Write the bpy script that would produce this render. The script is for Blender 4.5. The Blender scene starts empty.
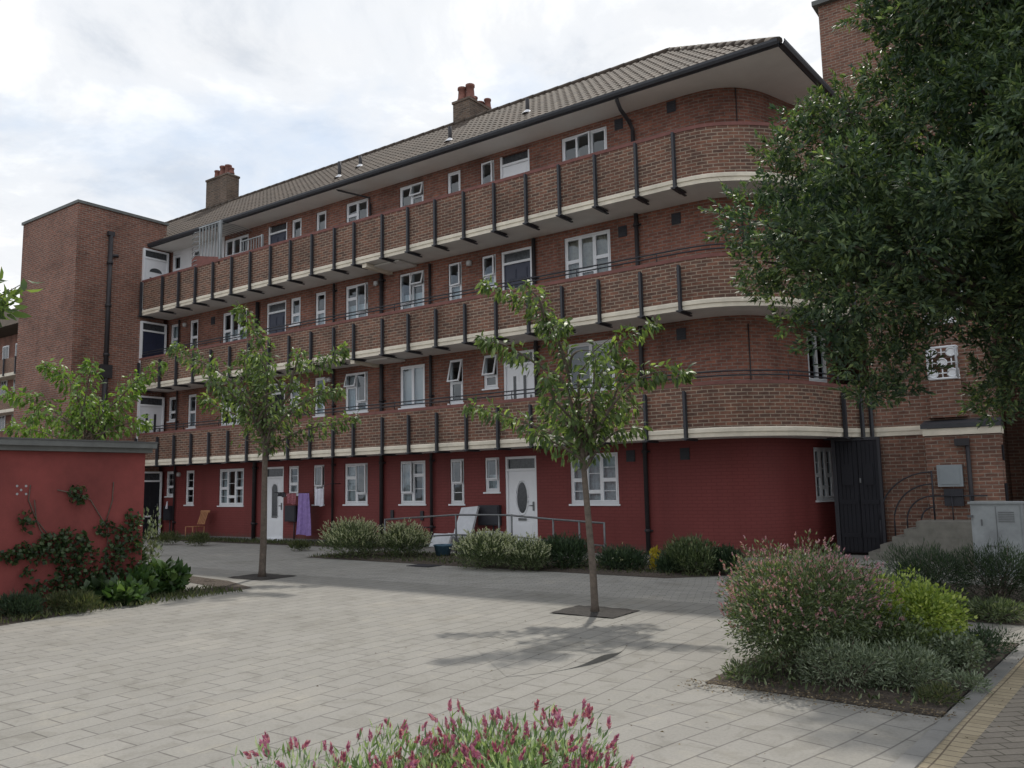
import bpy, math, random
import numpy as np
from mathutils import Vector, Matrix
random.seed(7); RNG = np.random.default_rng(11)
R = math.radians
C = bpy.context.scene.collection

# ---------------------------------------------------------------- camera frame
F_PX, YAW, PITCH, ROLL, EYE = 831.9, R(35.5617), R(6.9093), R(-1.0978), 1.6
fw = Vector((-math.sin(YAW)*math.cos(PITCH), math.cos(YAW)*math.cos(PITCH), math.sin(PITCH)))
rt0 = Vector((math.cos(YAW), math.sin(YAW), 0)); up0 = rt0.cross(fw)
rt = rt0*math.cos(ROLL)+up0*math.sin(ROLL); up = -rt0*math.sin(ROLL)+up0*math.cos(ROLL)
def ray(x, y): return fw+rt*((x-512)/F_PX)-up*((y-384)/F_PX)
def gpt(x, y, z=0.0):
    d = ray(x, y); t = (z-EYE)/d.z; return Vector((d.x*t, d.y*t, z))
def dpt(x, y, depth):
    d = ray(x, y)*depth; return Vector((d.x, d.y, d.z+EYE))

# ---------------------------------------------------------------- materials
def newmat(name):
    m = bpy.data.materials.new(name); m.use_nodes = True; nt = m.node_tree
    return m, nt, nt.nodes['Principled BSDF']
def N(nt, t, **kw):
    n = nt.nodes.new(t)
    for k, v in kw.items():
        if k in n.inputs: n.inputs[k].default_value = v
        else: setattr(n, k, v)
    return n
def ramp(nt, stops):
    r = nt.nodes.new('ShaderNodeValToRGB'); e = r.color_ramp.elements
    while len(e) > 1: e.remove(e[-1])
    e[0].position = stops[0][0]; e[0].color = (*stops[0][1], 1)
    for p, c in stops[1:]:
        q = e.new(p); q.color = (*c, 1)
    return r
def mixc(nt, fac, a, b, mode='MIX'):
    m = nt.nodes.new('ShaderNodeMix'); m.data_type = 'RGBA'; m.blend_type = mode
    for s, v in ((0, fac), (6, a), (7, b)):
        if hasattr(v, 'links') or isinstance(v, bpy.types.NodeSocket): nt.links.new(v, m.inputs[s])
        elif s == 0: m.inputs[0].default_value = v
        else: m.inputs[s].default_value = (*v, 1)
    return m.outputs[2]
def plain(name, col, rough=.6, var=.12, scale=6., metal=0., spec=.5, bump=0., bscale=60.):
    m, nt, b = newmat(name)
    tc = N(nt, 'ShaderNodeTexCoord'); n = N(nt, 'ShaderNodeTexNoise', Scale=scale, Detail=6., Roughness=.65)
    nt.links.new(tc.outputs['Object'], n.inputs['Vector'])
    r = ramp(nt, [(.3, [c*(1-var) for c in col]), (.7, [min(1, c*(1+var)) for c in col])])
    nt.links.new(n.outputs['Fac'], r.inputs['Fac']); nt.links.new(r.outputs['Color'], b.inputs['Base Color'])
    b.inputs['Roughness'].default_value = rough; b.inputs['Metallic'].default_value = metal
    b.inputs['Specular IOR Level'].default_value = spec
    if bump:
        n2 = N(nt, 'ShaderNodeTexNoise', Scale=bscale, Detail=4.); nt.links.new(tc.outputs['Object'], n2.inputs['Vector'])
        bp = N(nt, 'ShaderNodeBump', Strength=bump, Distance=.01)
        nt.links.new(n2.outputs['Fac'], bp.inputs['Height']); nt.links.new(bp.outputs['Normal'], b.inputs['Normal'])
    return m
def brick(name, c1, c2, mortar, paint=None, bw=.225, rh=.075, ms=.010, stain=.35, streak=0.4, dark=(.35, .3, .3), offset=.5):
    m, nt, b = newmat(name)
    uv = N(nt, 'ShaderNodeUVMap')
    br = N(nt, 'ShaderNodeTexBrick', Scale=1.0); br.offset = offset
    br.inputs['Color1'].default_value = (*c1, 1); br.inputs['Color2'].default_value = (*c2, 1)
    br.inputs['Mortar'].default_value = (*mortar, 1); br.inputs['Mortar Size'].default_value = ms
    br.inputs['Mortar Smooth'].default_value = .2; br.inputs['Brick Width'].default_value = bw
    br.inputs['Row Height'].default_value = rh; br.inputs['Bias'].default_value = -.1
    nz = N(nt, 'ShaderNodeTexNoise', Scale=25., Detail=2.)
    mp = N(nt, 'ShaderNodeVectorMath', operation='MULTIPLY_ADD'); mp.inputs[1].default_value = (.006, .004, 0)
    nt.links.new(uv.outputs['UV'], nz.inputs['Vector']); nt.links.new(nz.outputs['Color'], mp.inputs[0])
    nt.links.new(uv.outputs['UV'], mp.inputs[2]); nt.links.new(mp.outputs[0], br.inputs['Vector'])
    col = br.outputs['Color']
    n1 = N(nt, 'ShaderNodeTexNoise', Scale=.55, Detail=5., Roughness=.6)
    nt.links.new(uv.outputs['UV'], n1.inputs['Vector'])
    r1 = ramp(nt, [(.32, (1-stain,)*3), (.5, (1, 1, 1)), (.7, (1+stain*.55,)*3)])
    nt.links.new(n1.outputs['Fac'], r1.inputs['Fac'])
    n2 = N(nt, 'ShaderNodeTexNoise', Scale=1., Detail=3., Roughness=.7)
    mpp = N(nt, 'ShaderNodeMapping'); mpp.inputs['Scale'].default_value = (5.5, 17, 1)
    nt.links.new(uv.outputs['UV'], mpp.inputs['Vector']); nt.links.new(mpp.outputs['Vector'], n2.inputs['Vector'])
    r2 = ramp(nt, [(.3, (.68,)*3), (.5, (1, 1, 1)), (.72, (1.35, 1.28, 1.2))])
    nt.links.new(n2.outputs['Fac'], r2.inputs['Fac'])
    if paint:
        rp = ramp(nt, [(.3, [c*.86 for c in paint]), (.7, [c*1.12 for c in paint])])
        nt.links.new(n1.outputs['Fac'], rp.inputs['Fac'])
        col = mixc(nt, br.outputs['Fac'], rp.outputs['Color'], [c*.8 for c in paint])
    else:
        col = mixc(nt, 1., col, r1.outputs['Color'], 'MULTIPLY')
        col = mixc(nt, 1., col, r2.outputs['Color'], 'MULTIPLY')
    n3 = N(nt, 'ShaderNodeTexNoise', Scale=1., Detail=4.)
    mp3 = N(nt, 'ShaderNodeMapping'); mp3.inputs['Scale'].default_value = (1.7, .22, 1)
    nt.links.new(uv.outputs['UV'], mp3.inputs['Vector']); nt.links.new(mp3.outputs['Vector'], n3.inputs['Vector'])
    r3 = ramp(nt, [(.52, (0, 0, 0)), (.75, (streak,)*3)])
    nt.links.new(n3.outputs['Fac'], r3.inputs['Fac'])
    col = mixc(nt, r3.outputs['Color'], col, mixc(nt, 1., col, dark, 'MULTIPLY'))
    if paint:                                   # mud splash along the foot of the wall and flaking higher up
        sp = N(nt, 'ShaderNodeSeparateXYZ'); nt.links.new(uv.outputs['UV'], sp.inputs[0])
        n4 = N(nt, 'ShaderNodeTexNoise', Scale=7., Detail=6., Roughness=.7); nt.links.new(uv.outputs['UV'], n4.inputs['Vector'])
        ma = N(nt, 'ShaderNodeMath', operation='MULTIPLY_ADD'); ma.inputs[1].default_value = .55; ma.inputs[2].default_value = -.05; nt.links.new(n4.outputs['Fac'], ma.inputs[0])
        lt = N(nt, 'ShaderNodeMath', operation='SUBTRACT'); nt.links.new(ma.outputs[0], lt.inputs[0]); nt.links.new(sp.outputs['Y'], lt.inputs[1])
        r4 = ramp(nt, [(.0, (0, 0, 0)), (.12, (.55,)*3)]); nt.links.new(lt.outputs[0], r4.inputs['Fac'])
        col = mixc(nt, r4.outputs['Color'], col, (.10, .075, .06))
        r5 = ramp(nt, [(.68, (0, 0, 0)), (.72, (.35,)*3)]); nt.links.new(n4.outputs['Fac'], r5.inputs['Fac'])
        col = mixc(nt, r5.outputs['Color'], col, (.22, .11, .09))
    nt.links.new(col, b.inputs['Base Color']); b.inputs['Roughness'].default_value = .85 if not paint else .6
    b.inputs['Specular IOR Level'].default_value = .25
    bp = N(nt, 'ShaderNodeBump', Strength=.6, Distance=.006); bp.invert = True
    nt.links.new(br.outputs['Fac'], bp.inputs['Height']); nt.links.new(bp.outputs['Normal'], b.inputs['Normal'])
    return m
def leafmat(name, stops, rough=.42, trans=.35, spec=.5, patch=0):
    m, nt, b = newmat(name)
    g = N(nt, 'ShaderNodeNewGeometry')
    r = ramp(nt, stops); nt.links.new(g.outputs['Random Per Island'], r.inputs['Fac'])
    rc = r.outputs['Color']
    if patch:
        tc = N(nt, 'ShaderNodeTexCoord'); pn = N(nt, 'ShaderNodeTexNoise', Scale=1.5, Detail=2.); nt.links.new(tc.outputs['Object'], pn.inputs['Vector'])
        pr = ramp(nt, [(.35, (1-patch*.5, 1-patch*.4, 1-patch*.3)), (.5, (.9, .9, .9)), (.68, (1., 1., .85))]); nt.links.new(pn.outputs['Fac'], pr.inputs['Fac'])
        rc = mixc(nt, 1., rc, pr.outputs['Color'], 'MULTIPLY')
    nt.links.new(rc, b.inputs['Base Color'])
    b.inputs['Roughness'].default_value = rough; b.inputs['Specular IOR Level'].default_value = spec
    tr = N(nt, 'ShaderNodeBsdfTranslucent')
    tcol = mixc(nt, 1., rc, (1.25, 1.35, .55), 'MULTIPLY'); nt.links.new(tcol, tr.inputs['Color'])
    ms = N(nt, 'ShaderNodeMixShader'); ms.inputs[0].default_value = trans
    out = nt.nodes['Material Output']
    nt.links.new(b.outputs[0], ms.inputs[1]); nt.links.new(tr.outputs[0], ms.inputs[2]); nt.links.new(ms.outputs[0], out.inputs[0])
    return m
def glassmat(name, tint=(.75, .82, .85), amount=.07):
    m, nt, b = newmat(name); nt.nodes.remove(b)
    gl = N(nt, 'ShaderNodeBsdfGlossy'); gl.inputs['Roughness'].default_value = .03; gl.inputs['Color'].default_value = (.9, .95, 1, 1)
    tr = N(nt, 'ShaderNodeBsdfTransparent'); tr.inputs['Color'].default_value = (*tint, 1)
    lw = N(nt, 'ShaderNodeLayerWeight', Blend=.35)
    mm = N(nt, 'ShaderNodeMath', operation='MULTIPLY_ADD'); mm.inputs[1].default_value = .6; mm.inputs[2].default_value = amount
    nt.links.new(lw.outputs['Fresnel'], mm.inputs[0])
    tc = N(nt, 'ShaderNodeTexCoord'); nz = N(nt, 'ShaderNodeTexNoise', Scale=2.2, Detail=1.); bp = N(nt, 'ShaderNodeBump', Strength=.12, Distance=.05)
    nt.links.new(tc.outputs['Object'], nz.inputs['Vector']); nt.links.new(nz.outputs['Fac'], bp.inputs['Height']); nt.links.new(bp.outputs['Normal'], gl.inputs['Normal'])
    ms = N(nt, 'ShaderNodeMixShader'); nt.links.new(mm.outputs[0], ms.inputs[0])
    nt.links.new(tr.outputs[0], ms.inputs[1]); nt.links.new(gl.outputs[0], ms.inputs[2])
    nt.links.new(ms.outputs[0], nt.nodes['Material Output'].inputs[0])
    return m
M = {}
M['brick'] = brick('red_brick', (.30, .122, .086), (.20, .088, .068), (.255, .205, .175), stain=.38, streak=.5)
M['parapet'] = brick('parapet_brick', (.215, .105, .074), (.110, .068, .056), (.33, .265, .205), stain=.25, streak=.35, ms=.010)
M['towerbrick'] = brick('tower_brick', (.25, .108, .078), (.175, .083, .065), (.26, .22, .185), stain=.35, streak=.35)
M['stairbrick'] = brick('stair_brick', (.25, .125, .090), (.15, .08, .062), (.30, .25, .205), stain=.3, streak=.4, ms=.009)
M['redpaint'] = brick('red_painted_brick', (.2, .04, .04), (.2, .04, .04), (.15, .03, .03), paint=(.205, .050, .047), streak=.4, ms=.008, dark=(.6, .6, .6))
M['garage'] = plain('red_painted_render', (.215, .047, .042), .8, .28, 1.1, bump=.3, bscale=40)
M['cream'] = plain('cream_concrete', (.76, .69, .57), .8, .16, 2.2, bump=.2)
M['soffit'] = plain('soffit_render', (.72, .70, .67), .9, .10, 1.1)
M['eavesoffit'] = plain('eave_soffit_render', (.82, .80, .77), .9, .07, 1.1)
M['coping'] = plain('red_coping', (.20, .082, .07), .8, .2, 5.)
M['black'] = plain('black_metal', (.028, .028, .036), .6, .2, 8.)
M['bluegrey'] = plain('dark_grey_metal', (.035, .037, .045), .5, .2, 8.)
M['pipe'] = plain('dark_pipe', (.030, .027, .031), .6, .2, 8.)
M['upvc'] = plain('white_upvc', (.83, .84, .87), .35, .03, 3.)
M['glass'] = glassmat('window_glass')
M['obscure'] = plain('obscured_glass', (.05, .055, .062), .2, .5, 22., spec=.6)
M['navy'] = plain('navy_door_paint', (.026, .032, .065), .4, .1, 3.)
M['blackdoor_and_gloom'] = plain('black_paint_and_gloom', (.011, .011, .017), .75, .2, 3.)  # real black doors, and black fill painting the shade inside openings
M['curtain'] = plain('net_curtain', (.66, .69, .70), .9, .2, 14.)
M['warmcurtain'] = plain('beige_curtain', (.48, .41, .33), .9, .2, 11.)
M['bluecurtain'] = plain('grey_blue_curtain', (.30, .34, .38), .9, .2, 11.)
M['blind'] = plain('pale_blind', (.62, .63, .64), .9, .08, 3.)
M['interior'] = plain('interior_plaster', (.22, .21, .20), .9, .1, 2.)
M['lead'] = plain('lead_flashing', (.045, .047, .055), .6, .2, 3.)
M['greycoping'] = plain('grey_roof_edge', (.14, .145, .14), .75, .2, 3.)
M['felt'] = plain('roof_felt', (.10, .10, .10), .9, .2, 2.)
M['whitepaint'] = plain('white_painted_wall', (.72, .72, .74), .8, .08, 2.)
M['metal'] = plain('galvanised_rail', (.16, .165, .17), .5, .2, 10., metal=.4)
M['terracotta'] = plain('terracotta_pot', (.20, .085, .065), .85, .4, 7.)
M['chimneybrick'] = brick('chimney_brick', (.165, .115, .085), (.105, .078, .062), (.19, .165, .14), stain=.35, streak=.4)
M['bark'] = plain('tree_bark', (.13, .105, .085), .9, .35, 14., bump=.8, bscale=50)
M['darkbark'] = plain('dark_bark', (.07, .055, .045), .9, .35, 9., bump=.8, bscale=30)
M['steps'] = plain('stone_steps', (.19, .18, .155), .85, .22, 5., bump=.3)
M['cabinet'] = plain('grey_cabinet_paint', (.32, .34, .35), .55, .28, 2.2)
M['box'] = plain('meter_cabinet_grey', (.28, .31, .33), .5, .1, 3.)
M['wood'] = plain('chair_wood', (.36, .17, .08), .5, .25, 12.)
M['blueplastic'] = plain('blue_plastic', (.05, .11, .16), .6, .25, 9.)
M['purple'] = plain('purple_cloth', (.29, .20, .46), .9, .22, 9.)
M['whitecloth'] = plain('white_cloth', (.72, .72, .80), .9, .1, 7.)
M['redcloth'] = plain('red_white_cloth', (.33, .12, .14), .9, .7, 30.)
M['mattress'] = plain('pale_mattress_cloth', (.62, .63, .66), .9, .1, 7.)
M['lamp'] = plain('lamp_glass', (.55, .55, .55), .3, .05, 3.)
M['ivy'] = leafmat('ivy_leaf', [(0, (.025, .045, .02)), (.6, (.045, .08, .033)), (1, (.10, .15, .06))])
M['cherry'] = leafmat('cherry_leaf', [(0, (.055, .088, .038)), (.5, (.105, .155, .062)), (.85, (.185, .25, .095)), (1, (.32, .40, .17))], .48, .42, .4)
M['oak'] = leafmat('evergreen_leaf', [(0, (.038, .068, .047)), (.5, (.078, .126, .070)), (.85, (.155, .215, .105)), (1, (.28, .35, .15))], .50, .32, .45, patch=.8)
M['shrub'] = leafmat('shrub_leaf', [(0, (.04, .06, .028)), (.5, (.085, .12, .055)), (.85, (.16, .205, .10)), (1, (.29, .32, .20))], .5, .3)
M['cherry_sunlit'] = leafmat('sunlit_cherry_leaf', [(0, (.07, .12, .03)), (.5, (.12, .20, .05)), (1, (.24, .34, .10))], .48, .42, .4)  # lit copy of the cherry leaf: sunlight put into a lighter colour
M['shrubfront'] = leafmat('front_shrub_leaf', [(0, (.08, .13, .06)), (.5, (.17, .26, .12)), (.75, (.34, .44, .26)), (1, (.54, .60, .44))], .45, .3)
M['litter'] = leafmat('dry_leaf', [(0, (.05, .035, .02)), (.6, (.12, .085, .05)), (1, (.22, .18, .11))], .9, .1)
M['pink'] = leafmat('pink_petal', [(0, (.28, .08, .17)), (.5, (.46, .13, .27)), (1, (.66, .34, .46))], .6, .3)
M['palepink'] = leafmat('pale_pink_petal', [(0, (.28, .11, .17)), (.5, (.42, .20, .27)), (1, (.54, .38, .42))], .6, .3)
M['lime'] = leafmat('lime_leaf', [(0, (.12, .18, .035)), (.5, (.25, .33, .07)), (1, (.46, .52, .14))], .5, .35)
M['silver'] = leafmat('silver_leaf', [(0, (.075, .105, .062)), (.5, (.145, .185, .115)), (1, (.31, .35, .25))], .6, .2)
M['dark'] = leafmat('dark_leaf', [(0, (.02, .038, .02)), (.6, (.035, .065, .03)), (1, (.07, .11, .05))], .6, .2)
M['bright'] = leafmat('bright_leaf', [(0, (.03, .065, .022)), (.5, (.055, .11, .035)), (1, (.14, .22, .07))], .38, .3)
M['plume'] = leafmat('plume', [(0, (.26, .30, .18)), (.5, (.48, .50, .36)), (1, (.70, .69, .54))], .8, .3)
M['grass'] = leafmat('weed', [(0, (.04, .055, .02)), (.6, (.07, .09, .035)), (1, (.15, .15, .07))], .7, .3)
M['yellow'] = leafmat('yellow_leaf', [(0, (.40, .30, .02)), (1, (.6, .5, .06))], .6, .3)

def soilmat():
    m, nt, b = newmat('soil')
    tc = N(nt, 'ShaderNodeTexCoord'); n = N(nt, 'ShaderNodeTexNoise', Scale=28., Detail=8., Roughness=.75)
    nt.links.new(tc.outputs['Object'], n.inputs['Vector'])
    r = ramp(nt, [(.32, (.028, .022, .018)), (.52, (.075, .058, .045)), (.66, (.14, .11, .085)), (.8, (.26, .22, .18))])
    nt.links.new(n.outputs['Fac'], r.inputs['Fac']); nt.links.new(r.outputs['Color'], b.inputs['Base Color'])
    b.inputs['Roughness'].default_value = 1.
    bp = N(nt, 'ShaderNodeBump', Strength=1., Distance=.03); nt.links.new(n.outputs['Fac'], bp.inputs['Height']); nt.links.new(bp.outputs['Normal'], b.inputs['Normal'])
    return m
M['soil'] = soilmat()
M['pitsoil'] = plain('damp_soil', (.035, .031, .028), 1., .5, 30., bump=.6)
def paving(name, base, bw, rh, ms, joint, ang=90, off=.5, vary=.12, warm=None, tint=.0):
    m, nt, b = newmat(name)
    tc = N(nt, 'ShaderNodeTexCoord'); mp = N(nt, 'ShaderNodeMapping'); mp.inputs['Rotation'].default_value = (0, 0, -R(ang))
    nt.links.new(tc.outputs['Object'], mp.inputs['Vector'])
    wn = N(nt, 'ShaderNodeTexNoise', Scale=.55, Detail=1.)
    nt.links.new(tc.outputs['Object'], wn.inputs['Vector'])
    ma = N(nt, 'ShaderNodeVectorMath', operation='MULTIPLY_ADD'); ma.inputs[1].default_value = (.09, .09, 0)
    nt.links.new(wn.outputs['Color'], ma.inputs[0]); nt.links.new(mp.outputs['Vector'], ma.inputs[2])
    br = N(nt, 'ShaderNodeTexBrick', Scale=1.); br.offset = off; br.offset_frequency = 2
    br.inputs['Color1'].default_value = (*[c*(1-vary) for c in base], 1); br.inputs['Color2'].default_value = (*[c*(1+vary) for c in base], 1)
    br.inputs['Mortar'].default_value = (*joint, 1); br.inputs['Mortar Size'].default_value = ms; br.inputs['Mortar Smooth'].default_value = .3
    br.inputs['Brick Width'].default_value = bw; br.inputs['Row Height'].default_value = rh
    nt.links.new(ma.outputs[0], br.inputs['Vector'])
    n1 = N(nt, 'ShaderNodeTexNoise', Scale=.8, Detail=6., Roughness=.6); nt.links.new(tc.outputs['Object'], n1.inputs['Vector'])
    r1 = ramp(nt, [(.3, (.80, .79, .77)), (.42, (.97, .97, .96)), (.55, (1, 1, 1)), (.72, (1.13, 1.11, 1.07))]); nt.links.new(n1.outputs['Fac'], r1.inputs['Fac'])
    n2 = N(nt, 'ShaderNodeTexNoise', Scale=45., Detail=5., Roughness=.7); nt.links.new(tc.outputs['Object'], n2.inputs['Vector'])
    r2 = ramp(nt, [(.25, (.84,)*3), (.5, (1,)*3), (.75, (1.13,)*3)]); nt.links.new(n2.outputs['Fac'], r2.inputs['Fac'])
    # dark gum and damp spots
    vo = N(nt, 'ShaderNodeTexVoronoi', Scale=1.9); nt.links.new(tc.outputs['Object'], vo.inputs['Vector'])
    r3 = ramp(nt, [(.02, (.55, .53, .52)), (.045, (1, 1, 1))]); nt.links.new(vo.outputs['Distance'], r3.inputs['Fac'])
    col = mixc(nt, 1., br.outputs['Color'], r1.outputs['Color'], 'MULTIPLY')
    col = mixc(nt, 1., col, r2.outputs['Color'], 'MULTIPLY')
    col = mixc(nt, .8, col, r3.outputs['Color'], 'MULTIPLY')
    n5 = N(nt, 'ShaderNodeTexNoise', Scale=3.1, Detail=3., Roughness=.6, Distortion=1.2); nt.links.new(tc.outputs['Object'], n5.inputs['Vector'])
    r5 = ramp(nt, [(.36, (.88, .875, .86)), (.46, (1, 1, 1)), (.60, (1, 1, 1)), (.68, (1.09, 1.08, 1.05))]); nt.links.new(n5.outputs['Fac'], r5.inputs['Fac'])
    col = mixc(nt, 1., col, r5.outputs['Color'], 'MULTIPLY')
    nt.links.new(col, b.inputs['Base Color']); b.inputs['Roughness'].default_value = .85; b.inputs['Specular IOR Level'].default_value = .3
    ad = N(nt, 'ShaderNodeMath', operation='MULTIPLY_ADD'); ad.inputs[1].default_value = -.5
    nt.links.new(br.outputs['Fac'], ad.inputs[0]); nt.links.new(n2.outputs['Fac'], ad.inputs[2])
    bp = N(nt, 'ShaderNodeBump', Strength=.45, Distance=.006); nt.links.new(ad.outputs[0], bp.inputs['Height']); nt.links.new(bp.outputs['Normal'], b.inputs['Normal'])
    return m
M['paving'] = paving('plaza_paving', (.240, .231, .212), .43, .235, .0072, (.13, .122, .114), 91, vary=.05)
M['paving2'] = paving('plaza_paving_turned', (.240, .230, .211), .45, .24, .0072, (.13, .122, .114), 78, vary=.05)
M['roadpave'] = paving('small_block_paving', (.30, .288, .265), .21, .105, .006, (.17, .165, .16), 20, vary=.08)
M['buff'] = paving('buff_block_paving', (.33, .275, .19), .10, .2, .006, (.14, .11, .08), 86, off=0.0)
M['herring'] = paving('brown_block_paving', (.24, .21, .175), .2, .1, .007, (.10, .09, .07), 41)
M['kerb'] = plain('kerb_stone', (.19, .185, .175), .8, .15, 4., bump=.3)
M['asphalt'] = plain('ground_asphalt', (.11, .108, .10), .95, .2, 3., bump=.5)
def tilemat():
    m, nt, b = newmat('roof_tile')
    uv = N(nt, 'ShaderNodeUVMap')
    br = N(nt, 'ShaderNodeTexBrick', Scale=1.); br.offset = 0
    br.inputs['Color1'].default_value = (.056, .040, .029, 1); br.inputs['Color2'].default_value = (.088, .064, .047, 1)
    br.inputs['Mortar'].default_value = (.055, .043, .036, 1); br.inputs['Mortar Size'].default_value = .006
    br.inputs['Brick Width'].default_value = .21; br.inputs['Row Height'].default_value = .33
    nt.links.new(uv.outputs['UV'], br.inputs['Vector'])
    n = N(nt, 'ShaderNodeTexNoise', Scale=1.3, Detail=7., Roughness=.7); nt.links.new(uv.outputs['UV'], n.inputs['Vector'])
    r = ramp(nt, [(.3, (.75, .78, .72)), (.5, (1, 1, 1)), (.7, (1.25, 1.2, 1.15))]); nt.links.new(n.outputs['Fac'], r.inputs['Fac'])
    nt.links.new(mixc(nt, 1., br.outputs['Color'], r.outputs['Color'], 'MULTIPLY'), b.inputs['Base Color'])
    b.inputs['Roughness'].default_value = .85
    return m
M['tile'] = tilemat()

# ---------------------------------------------------------------- mesh helpers
ORG = {}
def tag(o, label=None, cat=None, group=None, kind=None):
    if label: o['label'] = label
    if cat: o['category'] = cat
    if group: o['group'] = group
    if kind: o['kind'] = kind
    return o
def empty(name, loc, label, cat, group=None, parent=None):
    o = bpy.data.objects.new(name, None); C.objects.link(o); o.location = loc; o.empty_display_size = .2
    ORG[o.name] = Vector(loc)
    return tag(o, label, cat, group)
class MB:
    def __init__(s): s.v = []; s.f = []; s.uv = []; s.m = []; s.sm = []
    def poly(s, pts, mi=0, uv=None, smooth=False):
        i = len(s.v); s.v += [tuple(p) for p in pts]; s.f.append(list(range(i, i+len(pts)))); s.m.append(mi); s.sm.append(smooth)
        if uv is None:
            a = [Vector(p) for p in pts]; n = (a[1]-a[0]).cross(a[2]-a[0])
            if n.length < 1e-12 and len(a) > 3: n = (a[2]-a[0]).cross(a[3]-a[0])
            n = n.normalized() if n.length > 0 else Vector((0, 0, 1))
            if abs(n.z) > .8: uv = [(p.x, p.y) for p in a]
            else:
                t = Vector((-n.y, n.x, 0)).normalized()
                uv = [(p.dot(t), p.z) for p in a]
        s.uv.append(uv)
    def box(s, x0, x1, y0, y1, z0, z1, mi=0, faces='xXyYzZ'):
        P = lambda *a: [Vector(p) for p in a]
        if 'y' in faces: s.poly(P((x0,y0,z0),(x1,y0,z0),(x1,y0,z1),(x0,y0,z1)), mi)
        if 'Y' in faces: s.poly(P((x1,y1,z0),(x0,y1,z0),(x0,y1,z1),(x1,y1,z1)), mi)
        if 'x' in faces: s.poly(P((x0,y1,z0),(x0,y0,z0),(x0,y0,z1),(x0,y1,z1)), mi)
        if 'X' in faces: s.poly(P((x1,y0,z0),(x1,y1,z0),(x1,y1,z1),(x1,y0,z1)), mi)
        if 'z' in faces: s.poly(P((x0,y1,z0),(x1,y1,z0),(x1,y0,z0),(x0,y0,z0)), mi)
        if 'Z' in faces: s.poly(P((x0,y0,z1),(x1,y0,z1),(x1,y1,z1),(x0,y1,z1)), mi)
    def obox(s, c, ux, hx, hy, z0, z1, mi=0):
        """box centred at c (xy) with horizontal axis ux"""
        ux = Vector((ux[0], ux[1], 0)).normalized(); uy = Vector((-ux.y, ux.x, 0)); c = Vector((c[0], c[1], 0))
        q = [c-ux*hx-uy*hy, c+ux*hx-uy*hy, c+ux*hx+uy*hy, c-ux*hx+uy*hy]
        s.prism([(p.x, p.y) for p in q], z0, z1, mi)
    def prism(s, pts, z0, z1, mi=0, top=True, bot=True, mtop=None):
        n = len(pts)
        for i in range(n):
            a, b = pts[i], pts[(i+1) % n]
            s.poly([Vector((*a, z0)), Vector((*b, z0)), Vector((*b, z1)), Vector((*a, z1))], mi)
        if top: s.poly([Vector((*p, z1)) for p in pts], mi if mtop is None else mtop)
        if bot: s.poly([Vector((*p, z0)) for p in reversed(pts)], mi)
    def tube(s, pts, r, n=8, mi=0, cap=True):
        pts = [Vector(p) for p in pts]; rs = r if isinstance(r, (list, tuple)) else [r]*len(pts)
        base = len(s.v); ref = Vector((0, 0, 1))
        for i, p in enumerate(pts):
            d = (pts[min(i+1, len(pts)-1)]-pts[max(i-1, 0)]).normalized()
            a = d.cross(ref)
            if a.length < .15: a = d.cross(Vector((1, 0, 0)))
            a.normalize(); b = d.cross(a)
            for k in range(n):
                t = 2*math.pi*k/n; s.v.append(tuple(p+a*math.cos(t)*rs[i]+b*math.sin(t)*rs[i]))
        for i in range(len(pts)-1):
            for k in range(n):
                k2 = (k+1) % n
                s.f.append([base+i*n+k, base+i*n+k2, base+(i+1)*n+k2, base+(i+1)*n+k]); s.m.append(mi); s.sm.append(True)
                s.uv.append([(k/n, i*.3), ((k+1)/n, i*.3), ((k+1)/n, i*.3+.3), (k/n, i*.3+.3)])
        if cap:
            for i, rev in ((0, False), (len(pts)-1, True)):
                L = [base+i*n+k for k in range(n)]
                s.f.append(L if rev else L[::-1]); s.m.append(mi); s.sm.append(False); s.uv.append([(0, 0)]*n)
    def lathe(s, c, prof, n=14, mi=0):
        base = len(s.v)
        for (r, z) in prof:
            for k in range(n):
                t = 2*math.pi*k/n; s.v.append((c[0]+r*math.cos(t), c[1]+r*math.sin(t), c[2]+z))
        for i in range(len(prof)-1):
            for k in range(n):
                k2 = (k+1) % n
                s.f.append([base+i*n+k, base+i*n+k2, base+(i+1)*n+k2, base+(i+1)*n+k]); s.m.append(mi); s.sm.append(True)
                s.uv.append([(0, 0), (1, 0), (1, 1), (0, 1)])
    def build(s, name, mats, parent=None, origin=None):
        if not isinstance(mats, (list, tuple)): mats = [mats]
        me = bpy.data.meshes.new(name)
        org = ORG[parent.name] if parent else Vector(origin or (0, 0, 0))
        v = [(a-org.x, b-org.y, c-org.z) for a, b, c in s.v]
        me.from_pydata(v, [], s.f)
        for m in mats: me.materials.append(M[m] if isinstance(m, str) else m)
        me.polygons.foreach_set('material_index', s.m); me.polygons.foreach_set('use_smooth', s.sm)
        ul = me.uv_layers.new(name='UVMap'); flat = []
        for u in s.uv:
            for a in u: flat += [a[0], a[1]]
        ul.data.foreach_set('uv', flat); me.update()
        o = bpy.data.objects.new(name, me); C.objects.link(o)
        if parent: o.parent = parent
        else: o.location = org
        ORG[o.name] = org
        return o
def struct(name, mb, mats): return tag(mb.build(name, mats), kind='structure')
def copy_tree(o, parent=None):
    c = o.copy(); C.objects.link(c)
    if parent: c.parent = parent
    for ch in [x for x in bpy.data.objects if x.parent == o]: copy_tree(ch, c)
    return c
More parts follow.
